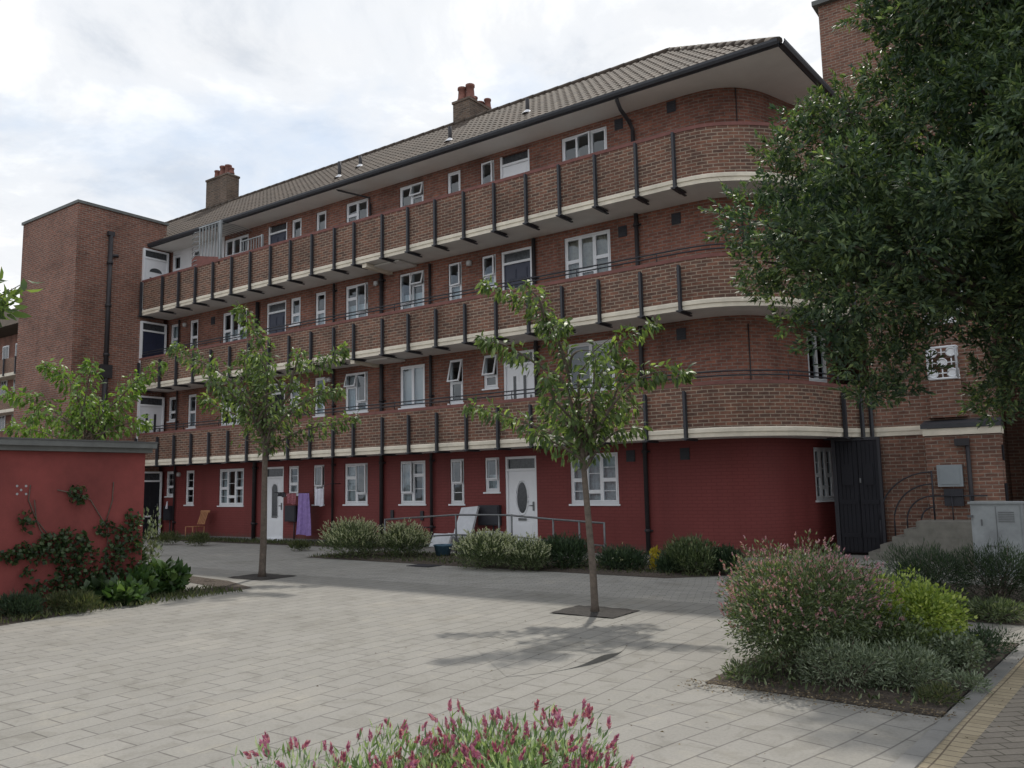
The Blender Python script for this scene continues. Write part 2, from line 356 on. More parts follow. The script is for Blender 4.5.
def spline(P, n=10):
    out = []
    for i in range(len(P)-1):
        p0, p1, p2, p3 = P[max(i-1, 0)], P[i], P[i+1], P[min(i+2, len(P)-1)]
        for k in range(n):
            t = k/n
            out.append(tuple(.5*((2*p1[j])+(-p0[j]+p2[j])*t+(2*p0[j]-5*p1[j]+4*p2[j]-p3[j])*t*t+(-p0[j]+3*p1[j]-3*p2[j]+p3[j])*t**3) for j in range(len(p1))))
    out.append(tuple(P[-1])); return out

# ---- leaves
def leaf_obj(name, cen, axis, length, width, mat, parent=None, origin=None, fold=.25, shape=4, spread=None):
    """one mesh of many separate folded leaves; cen, axis are (n,3)"""
    cen = np.asarray(cen, float); n = len(cen)
    axis = np.asarray(axis, float); axis = axis/np.maximum(np.linalg.norm(axis, axis=1, keepdims=True), 1e-6)
    r = RNG.normal(size=(n, 3)) if spread is None else np.asarray(spread, float)
    side = np.cross(axis, r); side /= np.maximum(np.linalg.norm(side, axis=1, keepdims=True), 1e-6)
    nor = np.cross(side, axis)
    L = (length*RNG.uniform(.7, 1.25, n))[:, None]; W = (width*RNG.uniform(.75, 1.2, n))[:, None]
    if shape == 4:
        vs = [cen, cen+axis*L*.45+side*W*.5+nor*W*fold, cen+axis*L, cen+axis*L*.45-side*W*.5+nor*W*fold]
        tri = np.array([[0, 1, 2], [0, 2, 3]])
    else:
        vs = [cen, cen+axis*L*.3+side*W*.46+nor*W*fold, cen+axis*L*.68+side*W*.38+nor*W*fold*.8-nor*L*.03, cen+axis*L-nor*L*.12,
              cen+axis*L*.68-side*W*.38+nor*W*fold*.8-nor*L*.03, cen+axis*L*.3-side*W*.46+nor*W*fold]
        tri = np.array([[0, 1, 5], [1, 2, 5], [5, 2, 4], [2, 3, 4]])
    k = len(vs); V = np.stack(vs, 1).reshape(-1, 3)
    T = (np.arange(n)[:, None, None]*k+tri[None]).reshape(-1, 3)
    org = ORG[parent.name] if parent else Vector(origin or (0, 0, 0))
    V = V-np.array(org)
    me = bpy.data.meshes.new(name); me.vertices.add(len(V)); me.vertices.foreach_set('co', V.ravel())
    me.loops.add(T.size); me.loops.foreach_set('vertex_index', T.ravel().astype(np.int32))
    me.polygons.add(len(T)); me.polygons.foreach_set('loop_start', np.arange(0, T.size, 3, dtype=np.int32)); me.polygons.foreach_set('loop_total', np.full(len(T), 3, dtype=np.int32))
    me.materials.append(M[mat]); me.update(calc_edges=True)
    o = bpy.data.objects.new(name, me); C.objects.link(o)
    if parent: o.parent = parent
    else: o.location = org
    ORG[o.name] = org
    return o
def unit(n):
    a = RNG.normal(size=(n, 3)); return a/np.linalg.norm(a, axis=1, keepdims=True)
# ================================================================ SETTING
g = MB(); g.poly([(-600, -300, -.02), (600, -300, -.02), (600, 900, -.02), (-600, 900, -.02)]); struct('ground', g, 'asphalt')
KX = lambda y: -1.14+.068*(y-5.14)          # the kerb line beside the block path
p = MB(); p.poly([(-30, -3, 0), (-2.95, -3, 0), (-2.95, 10.6, 0), (-30, 10.6, 0)]); struct('plaza_paving', p, 'paving')
p = MB(); p.poly([(-2.95, -3, 0), (KX(-3), -3, 0), (KX(6.36), 6.36, 0), (-2.79, 6.47, 0), (-2.79, 10.6, 0), (-2.95, 10.6, 0)])
p.poly([(-2.79, 9.45, 0), (KX(9.45), 9.45, 0), (KX(10.6), 10.6, 0), (-2.79, 10.6, 0)]); struct('plaza_paving_edge', p, 'paving2')
p = MB(); p.poly([(-40, 10.6, .0), (-.7, 10.6, .0), (-.7, 18.6, .0), (-40, 18.6, .0)]); struct('courtyard_road', p, 'roadpave')
p = MB(); p.poly([(KX(-3)+.11, -3, 0), (KX(-3)+.27, -3, 0), (KX(14)+.27, 14, 0), (KX(14)+.11, 14, 0)]); struct('path_edging', p, 'buff')
p = MB(); p.poly([(KX(-3)+.27, -3, 0), (3.5, -3, 0), (3.5, 16, 0), (KX(16)+.27, 16, 0)]); struct('block_path', p, 'herring')
p = MB()
y = -3.
while y < 9.4:
    y2 = y+.6; p.poly([(KX(y), y+.004, .012), (KX(y)+.11, y+.004, .012), (KX(y2)+.11, y2-.004, .012), (KX(y2), y2-.004, .012)])
    for (a, b) in (((KX(y), y+.004), (KX(y2), y2-.004)), ((KX(y2)+.11, y2-.004), (KX(y)+.11, y+.004)), ((KX(y), y+.004), (KX(y)+.11, y+.004)), ((KX(y2), y2-.004), (KX(y2)+.11, y2-.004))):
        p.poly([(*a, -.02), (*b, -.02), (*b, .012), (*a, .012)])
    y = y2
struct('kerb', p, 'kerb')
def soilbed(name, outline, z=.015, bump=.035, step=.12):
    """an uneven earth surface filling the outline"""
    xs = [a[0] for a in outline]; ys = [a[1] for a in outline]
    def ins(x, y):
        c = False; n = len(outline)
        for i in range(n):
            (x1, y1), (x2, y2) = outline[i], outline[i-1]
            if (y1 > y) != (y2 > y) and x < (x2-x1)*(y-y1)/(y2-y1)+x1: c = not c
        return c
    m = MB(); H = {}
    def h(i, j):
        if (i, j) not in H:
            e = all(ins(min(xs)+(i+a)*step, min(ys)+(j+b)*step) for a in (-1.8, 0, 1.8) for b in (-1.8, 0, 1.8))
            H[i, j] = z+random.uniform(-.1, 1)*bump if e else .0052
        return H[i, j]
    nx = int((max(xs)-min(xs))/step)+1; ny = int((max(ys)-min(ys))/step)+1
    jit = {}
    def P(i, j):
        if (i, j) not in jit: jit[i, j] = (random.uniform(-.03, .03), random.uniform(-.03, .03))
        return Vector((min(xs)+i*step+jit[i, j][0], min(ys)+j*step+jit[i, j][1], h(i, j)))
    m.poly([(a[0], a[1], .005) for a in outline])
    for i in range(nx):
        for j in range(ny):
            if all(ins(min(xs)+(i+a)*step, min(ys)+(j+b)*step) for a in (-.3, .5, 1.3) for b in (-.3, .5, 1.3)): m.poly([P(i, j), P(i+1, j), P(i+1, j+1), P(i, j+1)], smooth=True)
    return struct(name, m, 'soil')
soilbed('planting_bed_soil', [(-2.79, 6.47), (KX(6.36)-.02, 6.36), (KX(9.45)-.02, 9.45), (-2.79, 9.45)])
soilbed('planting_bed_soil', [(-15.6, 13.3), (-11.6, 13.15), (-6.2, 13.0), (-5.1, 14.2), (-5.6, 15.3), (-15.6, 15.3)])
soilbed('planting_bed_soil', [tuple(gpt(*q).xy) for q in ((-60, 640), (0, 626), (60, 616), (115, 606), (170, 596), (228, 592), (252, 588), (228, 581), (190, 576), (150, 575))]+[(-12.33, 8.6), (-12.33, 2)])
soilbed('planting_bed_soil', [(-27.2, 15.9), (-15.8, 15.9), (-15.8, 16.95), (-27.2, 16.95)], bump=.03, step=.2)
soilbed('planting_bed_soil', [(-2.6, 10.6), (-.75, 10.6), (-.75, 14.2), (-2.7, 14.2)], bump=.03, step=.2)

# raised rim of the paved circle
def mound():
    m = MB(); cx, cy, R0 = -5.5, 6.85, 1.60; a0, a1, na = R(-40), R(105), 60; nr = 10
    def hh(a):
        d = math.degrees(a); return (.045*math.exp(-((d+2)/10)**2))+.012*math.exp(-((d-60)/22)**2)
    def P(i, j):
        a = a0+(a1-a0)*i/na; r = R0*(1-.75*(j/nr)); z = .003+hh(a)*max(0, 1-j/nr)**2.2
        return Vector((cx+r*math.cos(a), cy+r*math.sin(a), z))
    for i in range(na):
        for j in range(nr): m.poly([P(i, j), P(i+1, j), P(i+1, j+1), P(i, j+1)], smooth=True)
        a, b = P(i, 0), P(i+1, 0); m.poly([(a.x, a.y, -.01), (b.x, b.y, -.01), b, a], 1)
    return struct('raised_paving_rim', m, ['paving', 'kerb'])
mound()
# tree pits
for nm, (x, y), s in (('tree_pit', (-5.41, 9.26), .45), ('tree_pit', (-12.91, 10.01), .5)):
    m = MB(); n = 9
    H = [[random.uniform(.005, .016) for _ in range(n+1)] for _ in range(n+1)]
    q = lambda i, j: Vector((x-s+2*s*i/n, y-s*.8+1.6*s*j/n, H[i][j]))
    for i in range(n):
        for j in range(n): m.poly([q(i, j), q(i+1, j), q(i+1, j+1), q(i, j+1)], smooth=True)
    struct(nm, m, 'pitsoil')

# ================================================================ APARTMENT BLOCK
YW, YB = 17.0, 15.91
B = [2.48, 5.13, 7.78]                          # undersides of the three walkways
bld = empty('apartment_block', (-16, YW, 0), 'long four storey red brick block with walkway balconies, red painted ground floor and rounded end', 'apartment building')
wpath = [(-36., YW), (-7.2, YW)]+spline([(-7.2, YW), (-6.62, 17.07), (-6.12, 17.35), (-5.78, 17.82), (-5.58, 18.35), (-5.46, 18.75)], 5)[1:]+[(-5.37, 19.0), (-5.12, 19.66), (-5.05, 19.85), (-5.0, 22.6)]
def plen(P):
    s = [0.]
    for a, b in zip(P, P[1:]): s.append(s[-1]+math.hypot(b[0]-a[0], b[1]-a[1]))
    return s
wS = plen(wpath)
def along(P, S, s):
    s = max(0, min(S[-1], s))
    for i in range(len(S)-1):
        if s <= S[i+1]+1e-9:
            t = (s-S[i])/(S[i+1]-S[i]); a, b = P[i], P[i+1]
            d = Vector((b[0]-a[0], b[1]-a[1])).normalized()
            return Vector((a[0]+(b[0]-a[0])*t, a[1]+(b[1]-a[1])*t)), d
def sX(x): return x+36.
iw = wpath.index([p for p in wpath if abs(p[1]-19.0) < 1e-6][0]); SW0, SW1 = wS[iw], wS[iw+1]
# openings: (x0, x1, top of G, height, type)
cols = {'c1': (-10.5, -9.21, 1.18, 'three'), 'c2': (-12.42, -11.47, 2.24, 'door'), 'c3': (-13.06, -12.6, .87, 'small'), 'c4': (-14.22, -13.75, 1.17, 'narrow'),
        'c5': (-16.02, -15.09, 1.17, 'two'), 'c6': (-18.23, -17.28, 1.17, 'twor'), 'c7': (-19.57, -19.10, 1.17, 'narrow'), 'c8': (-20.73, -20.25, .87, 'small'),
        'c9': (-21.9, -20.95, 2.24, 'door'), 'c10': (-24.25, -22.93, 1.2, 'three'), 'c11': (-26.15, -25.66, 1.17, 'narrow'), 'c12': (-27.33, -26.83, .87, 'small')}
TOPS = [2.30, 4.95, 7.60, 10.17]
BASES = [0.06, 2.71, 5.36, 8.01]
holes = []
for k, (x0, x1, h, t) in cols.items():
    for f in range(4):
        z0 = BASES[f] if t == 'door' else TOPS[f]-h
        holes.append((sX(x0), sX(x1), z0, TOPS[f]))
for f in (0, 1): holes.append((SW0, SW1, TOPS[f]-1.17, TOPS[f]))
def wall(z0, z1, matf, name, mats, inner=True, s_from=0, s_to=None):
    hs = [h for h in holes if h[2] >= z0-.02 and h[3] <= z1+.02]
    s_to = s_to or wS[-1]
    ss = sorted(set([round(s, 4) for s in wS+[a for h in hs for a in h[:2]]+[s_from, s_to] if s_from-1e-6 <= s <= s_to+1e-6]))
    zs = sorted(set([z0, z1]+[a for h in hs for a in h[2:]]))
    m = MB(); D = .14
    for a, b in zip(ss, ss[1:]):
        if b-a < 1e-4: continue
        pa, da = along(wpath, wS, a+1e-5); pb, db = along(wpath, wS, b-1e-5)
        for c, d in zip(zs, zs[1:]):
            if any(h[0]-1e-3 <= a and b <= h[1]+1e-3 and h[2]-1e-3 <= c and d <= h[3]+1e-3 for h in hs): continue
            m.poly([(pa.x, pa.y, c), (pb.x, pb.y, c), (pb.x, pb.y, d), (pa.x, pa.y, d)], matf((a+b)/2, (c+d)/2), [(a, c), (b, c), (b, d), (a, d)])
    for h in hs:
        pa, da = along(wpath, wS, h[0]+1e-5); pb, db = along(wpath, wS, h[1]-1e-5)
        na = Vector((-da.y, da.x))*D; nb = Vector((-db.y, db.x))*D; c, d = h[2], h[3]; mi = matf((h[0]+h[1])/2, (c+d)/2)
        A, A2, Bq, B2 = pa, pa+na, pb, pb+nb
        m.poly([(A.x, A.y, c), (A.x, A.y, d), (A2.x, A2.y, d), (A2.x, A2.y, c)], mi); m.poly([(Bq.x, Bq.y, c), (B2.x, B2.y, c), (B2.x, B2.y, d), (Bq.x, Bq.y, d)], mi)
        m.poly([(A.x, A.y, d), (Bq.x, Bq.y, d), (B2.x, B2.y, d), (A2.x, A2.y, d)], mi); m.poly([(A.x, A.y, c), (A2.x, A2.y, c), (B2.x, B2.y, c), (Bq.x, Bq.y, c)], mi)
    return m.build(name, mats, bld)
gw = wall(0, B[0]+.1, lambda s, z: 0, 'ground_floor_wall', ['redpaint']); gw['label'] = 'ground floor wall painted dark red'
wall(B[0]+.1, 10.33, lambda s, z: 1 if (z > 7.9 and sX(-27.5) < s < sX(-24.75)) else 0, 'wall', ['brick', 'whitepaint'])
# rear, ends, floors and inner partition
m = MB(); m.box(-36, -5.4, 17.45, 24.0, 0, 10.3, faces='Yx'); m.poly([(-5.0, 22.6, 0), (-5.0, 24, 0), (-5.0, 24, 10.3), (-5.0, 22.6, 10.3)]); m.build('rear_wall', 'brick', bld)
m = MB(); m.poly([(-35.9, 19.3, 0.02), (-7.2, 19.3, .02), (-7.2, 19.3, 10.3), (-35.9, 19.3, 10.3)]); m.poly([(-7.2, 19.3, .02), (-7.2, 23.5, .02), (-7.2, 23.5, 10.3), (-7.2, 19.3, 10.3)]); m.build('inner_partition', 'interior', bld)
# plinth line at foot of wall
m = MB(); m.box(-27.4, -21.95, YW-.03, YW-.002, 0, .1); m.box(-20.9, -12.5, YW-.03, YW-.002, 0, .1); m.build('plinth', 'kerb', bld)

# ---- balcony path
bpath = [(-27.46, YB), (-7.0, YB)]+spline([(-7.0, YB), (-6.32, 16.02), (-5.66, 16.42), (-5.12, 17.0), (-4.8, 17.8), (-4.64, 18.4), (-4.42, 18.85), (-4.12, 19.08)], 6)[1:]
bS = plen(bpath)
bsm = [0.]+[s for s in bS[1:]]
POSTX = [-27.38, -26.08, -25.11, -24.15, -23.19, -22.21, -21.27, -20.29, -19.37, -18.41, -17.46, -16.66, -15.57, -14.63, -13.68, -12.73, -11.77, -10.82, -9.88, -8.92, -7.89, -7.0]
def strip(m, off0, z0, off1, z1, mi=0, s0=0, s1=None, flip=False):
    """ribbon following the walkway edge; positive offset = outwards"""
    s1 = s1 or bS[-1]
    ss = [s for s in bS if s0 < s < s1]; ss = [s0]+ss+[s1]
    for a, b in zip(ss, ss[1:]):
        if b-a < 1e-5: continue
        q = []
        for s in (a, b):
            if s <= bS[0]+1e-6 or s >= bS[-1]-1e-6: p, d = along(bpath, bS, s)
            else:
                p, d1 = along(bpath, bS, s-1e-4); _, d2 = along(bpath, bS, s+1e-4); d = (d1+d2).normalized()
            q.append((p, Vector((d.y, -d.x))))
        (pa, na), (pb, nb) = q
        A0, B0, A1, B1 = pa+na*off0, pb+nb*off0, pa+na*off1, pb+nb*off1
        m.poly([(A0.x, A0.y, z0), (B0.x, B0.y, z0), (B1.x, B1.y, z1), (A1.x, A1.y, z1)], mi, [(a, z0+off0), (b, z0+off0), (b, z1+off1+(0 if z1 != z0 else 0)), (a, z1+off1)])
for f in range(3):
    z = B[f]; ph = 1.13 if f < 2 else 1.28
    m = MB()
    strip(m, 0, z+.19, 0, z+ph-.075); strip(m, -.11, z+ph-.075, -.11, z+.19)
    bal = m.build('balcony', 'parapet', bld)
    bal['label'] = ['first floor walkway parapet with tubular handrail above', 'second floor walkway parapet with tubular handrail above', 'top floor walkway parapet without handrail'][f]
    m = MB(); o = .012
    strip(m, o, z+ph-.075, o, z+ph); strip(m, o, z+ph, -.125, z+ph); strip(m, -.125, z+ph, -.125, z+ph-.075); strip(m, -.001, z+ph-.075, o, z+ph-.075)
    m.build('coping', 'coping', bal)
    m = MB()                                    # cream stepped edge and slab underside
    strip(m, .010, z, .010, z+.085); strip(m, .010, z+.085, .035, z+.095); strip(m, .035, z+.095, .035, z+.165); strip(m, .035, z+.165, .002, z+.19)
    m.build('slab_edge', 'cream', bal)
    m = MB()
    pts = [p for p in bpath]; wp = [p for p in wpath if p[0] > -7.3]
    # underside and walking surface between walkway edge and wall
    strip(m, .010, z, -.16, z); strip(m, -.16, z, -.16, z+.012)
    nb = 40; ia = [along(bpath, bS, sX2)[0] for sX2 in [20.26+(bS[-1]-20.26)*i/nb for i in range(nb+1)]]
    wb0, wb1 = sX(-7.2), wS[-1]-.02; iwp = [along(wpath, wS, wb0+(wb1-wb0)*min(1, i/nb*1.0))[0] for i in range(nb+1)]
    for zz in (z+.012, z+.17):
        m.poly([(-27.46, YB+.1, zz), (-7.2, YB+.1, zz), (-7.2, YW, zz), (-27.46, YW, zz)])
        for i in range(nb): m.poly([(ia[i].x, ia[i].y, zz), (ia[i+1].x, ia[i+1].y, zz), (iwp[i+1].x, iwp[i+1].y, zz), (iwp[i].x, iwp[i].y, zz)])
    m.box(-35.9, -6.6, 17.2, 24, z+.02, z+.15)
    m.build('floor_slab', 'soffit', bal)
    # vertical posts: two flats and a web, with a foot bracket under the slab
    hp = .96 if f < 2 else 1.2
    px = [sX2+27.46 for sX2 in POSTX]; ps = list(px)
    for yy in ((18.52, 18.95, 19.06) if True else ()):
        best = min(range(600), key=lambda i: abs(along(bpath, bS, px[-1]+i*(bS[-1]-px[-1])/600)[0].y-yy)); ps.append(px[-1]+best*(bS[-1]-px[-1])/600)
    pm = MB()
    pm.box(-.026, .026, -.070, -.012, -.0, hp); pm.box(-.038, .038, -.012, -.001+.0, .0, hp-.02)
    for zz in (.22, .62): pm.box(-.055, .055, -.03, -.014, zz, zz+.03)
    pm.box(-.075, .075, -.085, .40, -.028, -.004); pm.box(-.028, .028, -.08, .52, -.05, -.029)
    first = None
    for i, s in enumerate(ps):
        p, d = along(bpath, bS, s)
        if first is None:
            first = pm.build('post', 'bluegrey', bal); q = first
        else:
            q = first.copy(); C.objects.link(q); q.parent = bal
        if first is q:
            me = q.data
            for v in me.vertices: v.co += ORG[bal.name]
        q.location = Vector((p.x+d.y*.036, p.y-d.x*.036, z))-ORG[bal.name]; q.rotation_euler = (0, 0, math.atan2(d.y, d.x))
    if f < 2:
        m = MB(); zt = z+ph
        for dz, off in ((.20, .0), (.11, .02)):
            pts = []
            for s in [0.1]+[s for s in np.linspace(1, 20.2, 24)]+list(np.linspace(20.5, bS[-1]-.05, 24)):
                p, d = along(bpath, bS, s); pts.append((p.x+d.y*(off-.06), p.y-d.x*(off-.06), zt+dz))
            m.tube(pts, .017, 6)
        for i, s in enumerate([px[j] for j in range(0, 22, 1) if j % 2 == 0]+[22.3, 24.0]):
            p, d = along(bpath, bS, min(s+.35, bS[-1]-.1)); n = Vector((d.y, -d.x))
            m.tube([(p.x-n.x*.06, p.y-n.y*.06, zt-.005), (p.x-n.x*.035, p.y-n.y*.035, zt+.07), (p.x-n.x*.04, p.y-n.y*.04, zt+.11), (p.x-n.x*.06, p.y-n.y*.06, zt+.2)], .013, 6)
        m.build('handrail', 'black', bal)

# ---- windows
def win_geo(w, h, cells, bars=True, openers=()):
    """frame, pane, sash meshes in local coords; x 0..w, z 0..h, y into the wall"""
    fr = MB(); gl = MB(); T = .045
    y0, y1 = .035, .10
    def rect(m, x0, x1, z0, z1, t, ya, yb):
        m.box(x0, x1, ya, yb, z0, z0+t); m.box(x0, x1, ya, yb, z1-t, z1); m.box(x0, x0+t, ya, yb, z0+t, z1-t); m.box(x1-t, x1, ya, yb, z0+t, z1-t)
    rect(fr, 0, w, 0, h, T, y0, y1)
    for ci, (a, b, c, d) in enumerate(cells):
        x0, x1, z0, z1 = T+(w-2*T)*a, T+(w-2*T)*b, T+(h-2*T)*c, T+(h-2*T)*d
        g = .006; st = .038
        if ci in openers:
            o0 = len(fr.v); g0 = len(gl.v)
            rect(fr, x0-.01, x1+.01, z0-.01, z1+.01, st, .0, .035); gl.poly([(x0+st, .018, z0+st), (x1-st, .018, z0+st), (x1-st, .018, z1-st), (x0+st, .018, z1-st)])
            if openers[ci] == 'top':                # hinged at the head, pushed out at the foot
                ang = -R(15); piv = Vector((0, .03, z1))
                rot = Matrix.Rotation(ang, 4, 'X')
            else:                                   # hinged at the left jamb
                ang = -R(8); piv = Vector((x0, .03, 0)); rot = Matrix.Rotation(ang, 4, 'Z')
            for arr, k in ((fr, o0), (gl, g0)):
                for i in range(k, len(arr.v)): arr.v[i] = tuple(rot @ (Vector(arr.v[i])-piv)+piv)
            rect(fr, x0, x1, z0, z1, .022, .05, .095)
        else:
            rect(fr, x0+g, x1-g, z0+g, z1-g, st, .03, .095)
            gl.poly([(x0+st, .06, z0+st), (x1-st, .06, z0+st), (x1-st, .06, z1-st), (x0+st, .06, z1-st)])
            if bars and z1-z0 > .38:
                zz = (z0+z1)/2; fr.box(x0+st, x1-st, .052, .068, zz-.008, zz+.008)
        # mullions between cells
    for (a, b, c, d) in cells:
        x0, x1, z0, z1 = T+(w-2*T)*a, T+(w-2*T)*b, T+(h-2*T)*c, T+(h-2*T)*d
        if b < .99: fr.box(x1-.012, x1+.012, .028, .1, z0, z1)
        if d < .99: fr.box(x0, x1, .027, .101, z1-.012, z1+.012)
    return fr, gl
TYPES = {
 'three': [(0, .33, 0, .47), (0, .33, .47, 1), (.33, .66, 0, .22), (.33, .66, .22, 1), (.66, 1, 0, .47), (.66, 1, .47, 1)],
 'three_short': [(0, .34, .4, 1), (.34, .66, .4, 1), (.66, 1, .4, 1), (0, .34, 0, .4), (.34, .66, 0, .4), (.66, 1, 0, .4)],
 'six': [(0, .33, 0, .5), (.33, .66, 0, .5), (.66, 1, 0, .5), (0, .33, .5, 1), (.33, .66, .5, 1), (.66, 1, .5, 1)],
 'two': [(0, .5, 0, .25), (0, .5, .25, 1), (.5, 1, 0, .68), (.5, 1, .68, 1)],
 'twor': [(0, .5, 0, .66), (0, .5, .66, 1), (.5, 1, 0, .25), (.5, 1, .25, 1)],
 'twoplain': [(0, .5, 0, 1), (.5, 1, 0, 1)],
 'narrow': [(0, 1, 0, .47), (0, 1, .47, 1)], 'small': [(0, 1, 0, .36), (0, 1, .36, 1)], 'smallplain': [(0, 1, 0, 1)]}
protos = {}
def window(typ, w, h, loc, rz=0, op=(), bars=True, curtain=None, sill=True):
    cm = 'blind' if curtain == 'blind' else ['curtain', 'curtain', 'warmcurtain', 'curtain', 'bluecurtain'][int(abs(loc[0])*7+loc[2]*3) % 5]
    key = (cm, typ, round(w, 2), round(h, 2), tuple(sorted(dict(op).items())), bars, curtain, sill)
    if key in protos:
        o = copy_tree(protos[key], bld)
    else:
        fr, gl = win_geo(w, h, TYPES[typ], bars, dict(op))
        o = fr.build('window', 'upvc'); ORG[o.name] = Vector((0, 0, 0)); o.parent = bld
        gl.build('pane', 'glass', o)
        if sill:
            s = MB(); s.box(-.04, w+.04, -.035, .06, -.04, -.002); s.box(-.04, w+.04, -.035, .10, -.002, .0); s.build('sill', 'upvc', o)
        if curtain:
            c = MB()
            n = 26
            def sheet(x0, x1, z0, z1, mi=0, amp=.012):
                for i in range(n):
                    xa, xb = x0+(x1-x0)*i/n, x0+(x1-x0)*(i+1)/n
                    ya = .16+amp*math.sin(i*1.9); yb = .16+amp*math.sin((i+1)*1.9)
                    c.poly([(xa, ya, z0), (xb, yb, z0), (xb, yb, z1), (xa, ya, z1)], mi)
            if curtain == 'full': sheet(.03, w-.03, .03, h-.03)
            elif curtain == 'half': sheet(.03, w-.03, .03, h*.5)
            elif curtain == 'sides': sheet(.03, w*.3, .03, h-.03); sheet(w*.72, w-.03, .03, h-.03)
            elif curtain == 'blind': sheet(.03, w-.03, h*.1, h-.03, 0, 0)
            c.build('curtain', cm, o)
        protos[key] = o
    o.location = Vector(loc)-ORG[bld.name]; o.rotation_euler = (0, 0, rz)
    return o
OPEN = {('c3', 0): {1: 'side'}, ('c4', 0): {1: 'side'}, ('c5', 0): {1: 'side'}, ('c6', 0): {3: 'side'}, ('c7', 0): {1: 'side'},
        ('c3', 1): {1: 'top'}, ('c4', 1): {1: 'top'}, ('c6', 1): {1: 'top', 3: 'side'}, ('c5', 2): {3: 'top', 1: 'side'}, ('c6', 2): {3: 'side'}, ('c4', 2): {1: 'side'}, ('c3', 2): {1: 'side'},
        ('c5', 3): {3: 'top'}, ('c3', 3): {0: 'side'}, ('c1', 3): {1: 'side'}}
TYP = {('c1', 1): 'twoplain', ('c5', 1): 'twoplain', ('c1', 2): 'three', ('c1', 3): 'twoplain', ('c3', 3): 'smallplain', ('c4', 3): 'smallplain', ('c7', 3): 'smallplain', ('c8', 3): 'smallplain', ('c10', 3): 'six'}
CUR = {('c1', 0): 'full', ('c10', 0): 'sides', ('c3', 0): 'half', ('c11', 1): 'half', ('c12', 2): 'full', ('c8', 0): 'half', ('c10', 3): 'half', ('c6', 0): 'sides', ('c7', 1): 'half', ('c8', 1): 'full', ('c10', 2): 'half', ('c7', 2): 'half', ('c8', 2): 'half', ('c11', 2): 'half',  ('c5', 1): 'blind', ('c1', 2): 'full', ('c1', 3): 'half', ('c5', 0): 'sides', ('c5', 2): 'half', ('c4', 3): 'half', ('c6', 3): 'half', ('c6', 2): 'half', ('c4', 2): 'half', ('c3', 2): 'half', ('c6', 1): 'sides', ('c5', 3): 'half', ('c7', 0): None}
for k, (x0, x1, h, t) in cols.items():
    if t == 'door': continue
    for f in range(4):
        ty = TYP.get((k, f), t)
        if k == 'c1' and f == 3: ty = 'three'
        op = OPEN.get((k, f), {}) if k != 'c1' or f != 3 else {3: 'side'}
        window(ty, x1-x0, h, (x0, YW, TOPS[f]-h), 0, op, bars=(f == 0), curtain=CUR.get((k, f)), sill=True)
pA, dA = along(wpath, wS, SW0+1e-4)
for f in (0, 1): window('three' if f == 0 else 'twoplain', SW1-SW0, 1.17, (pA.x, pA.y, TOPS[f]-1.17), math.atan2(dA.y, dA.x), {}, bars=(f == 0))

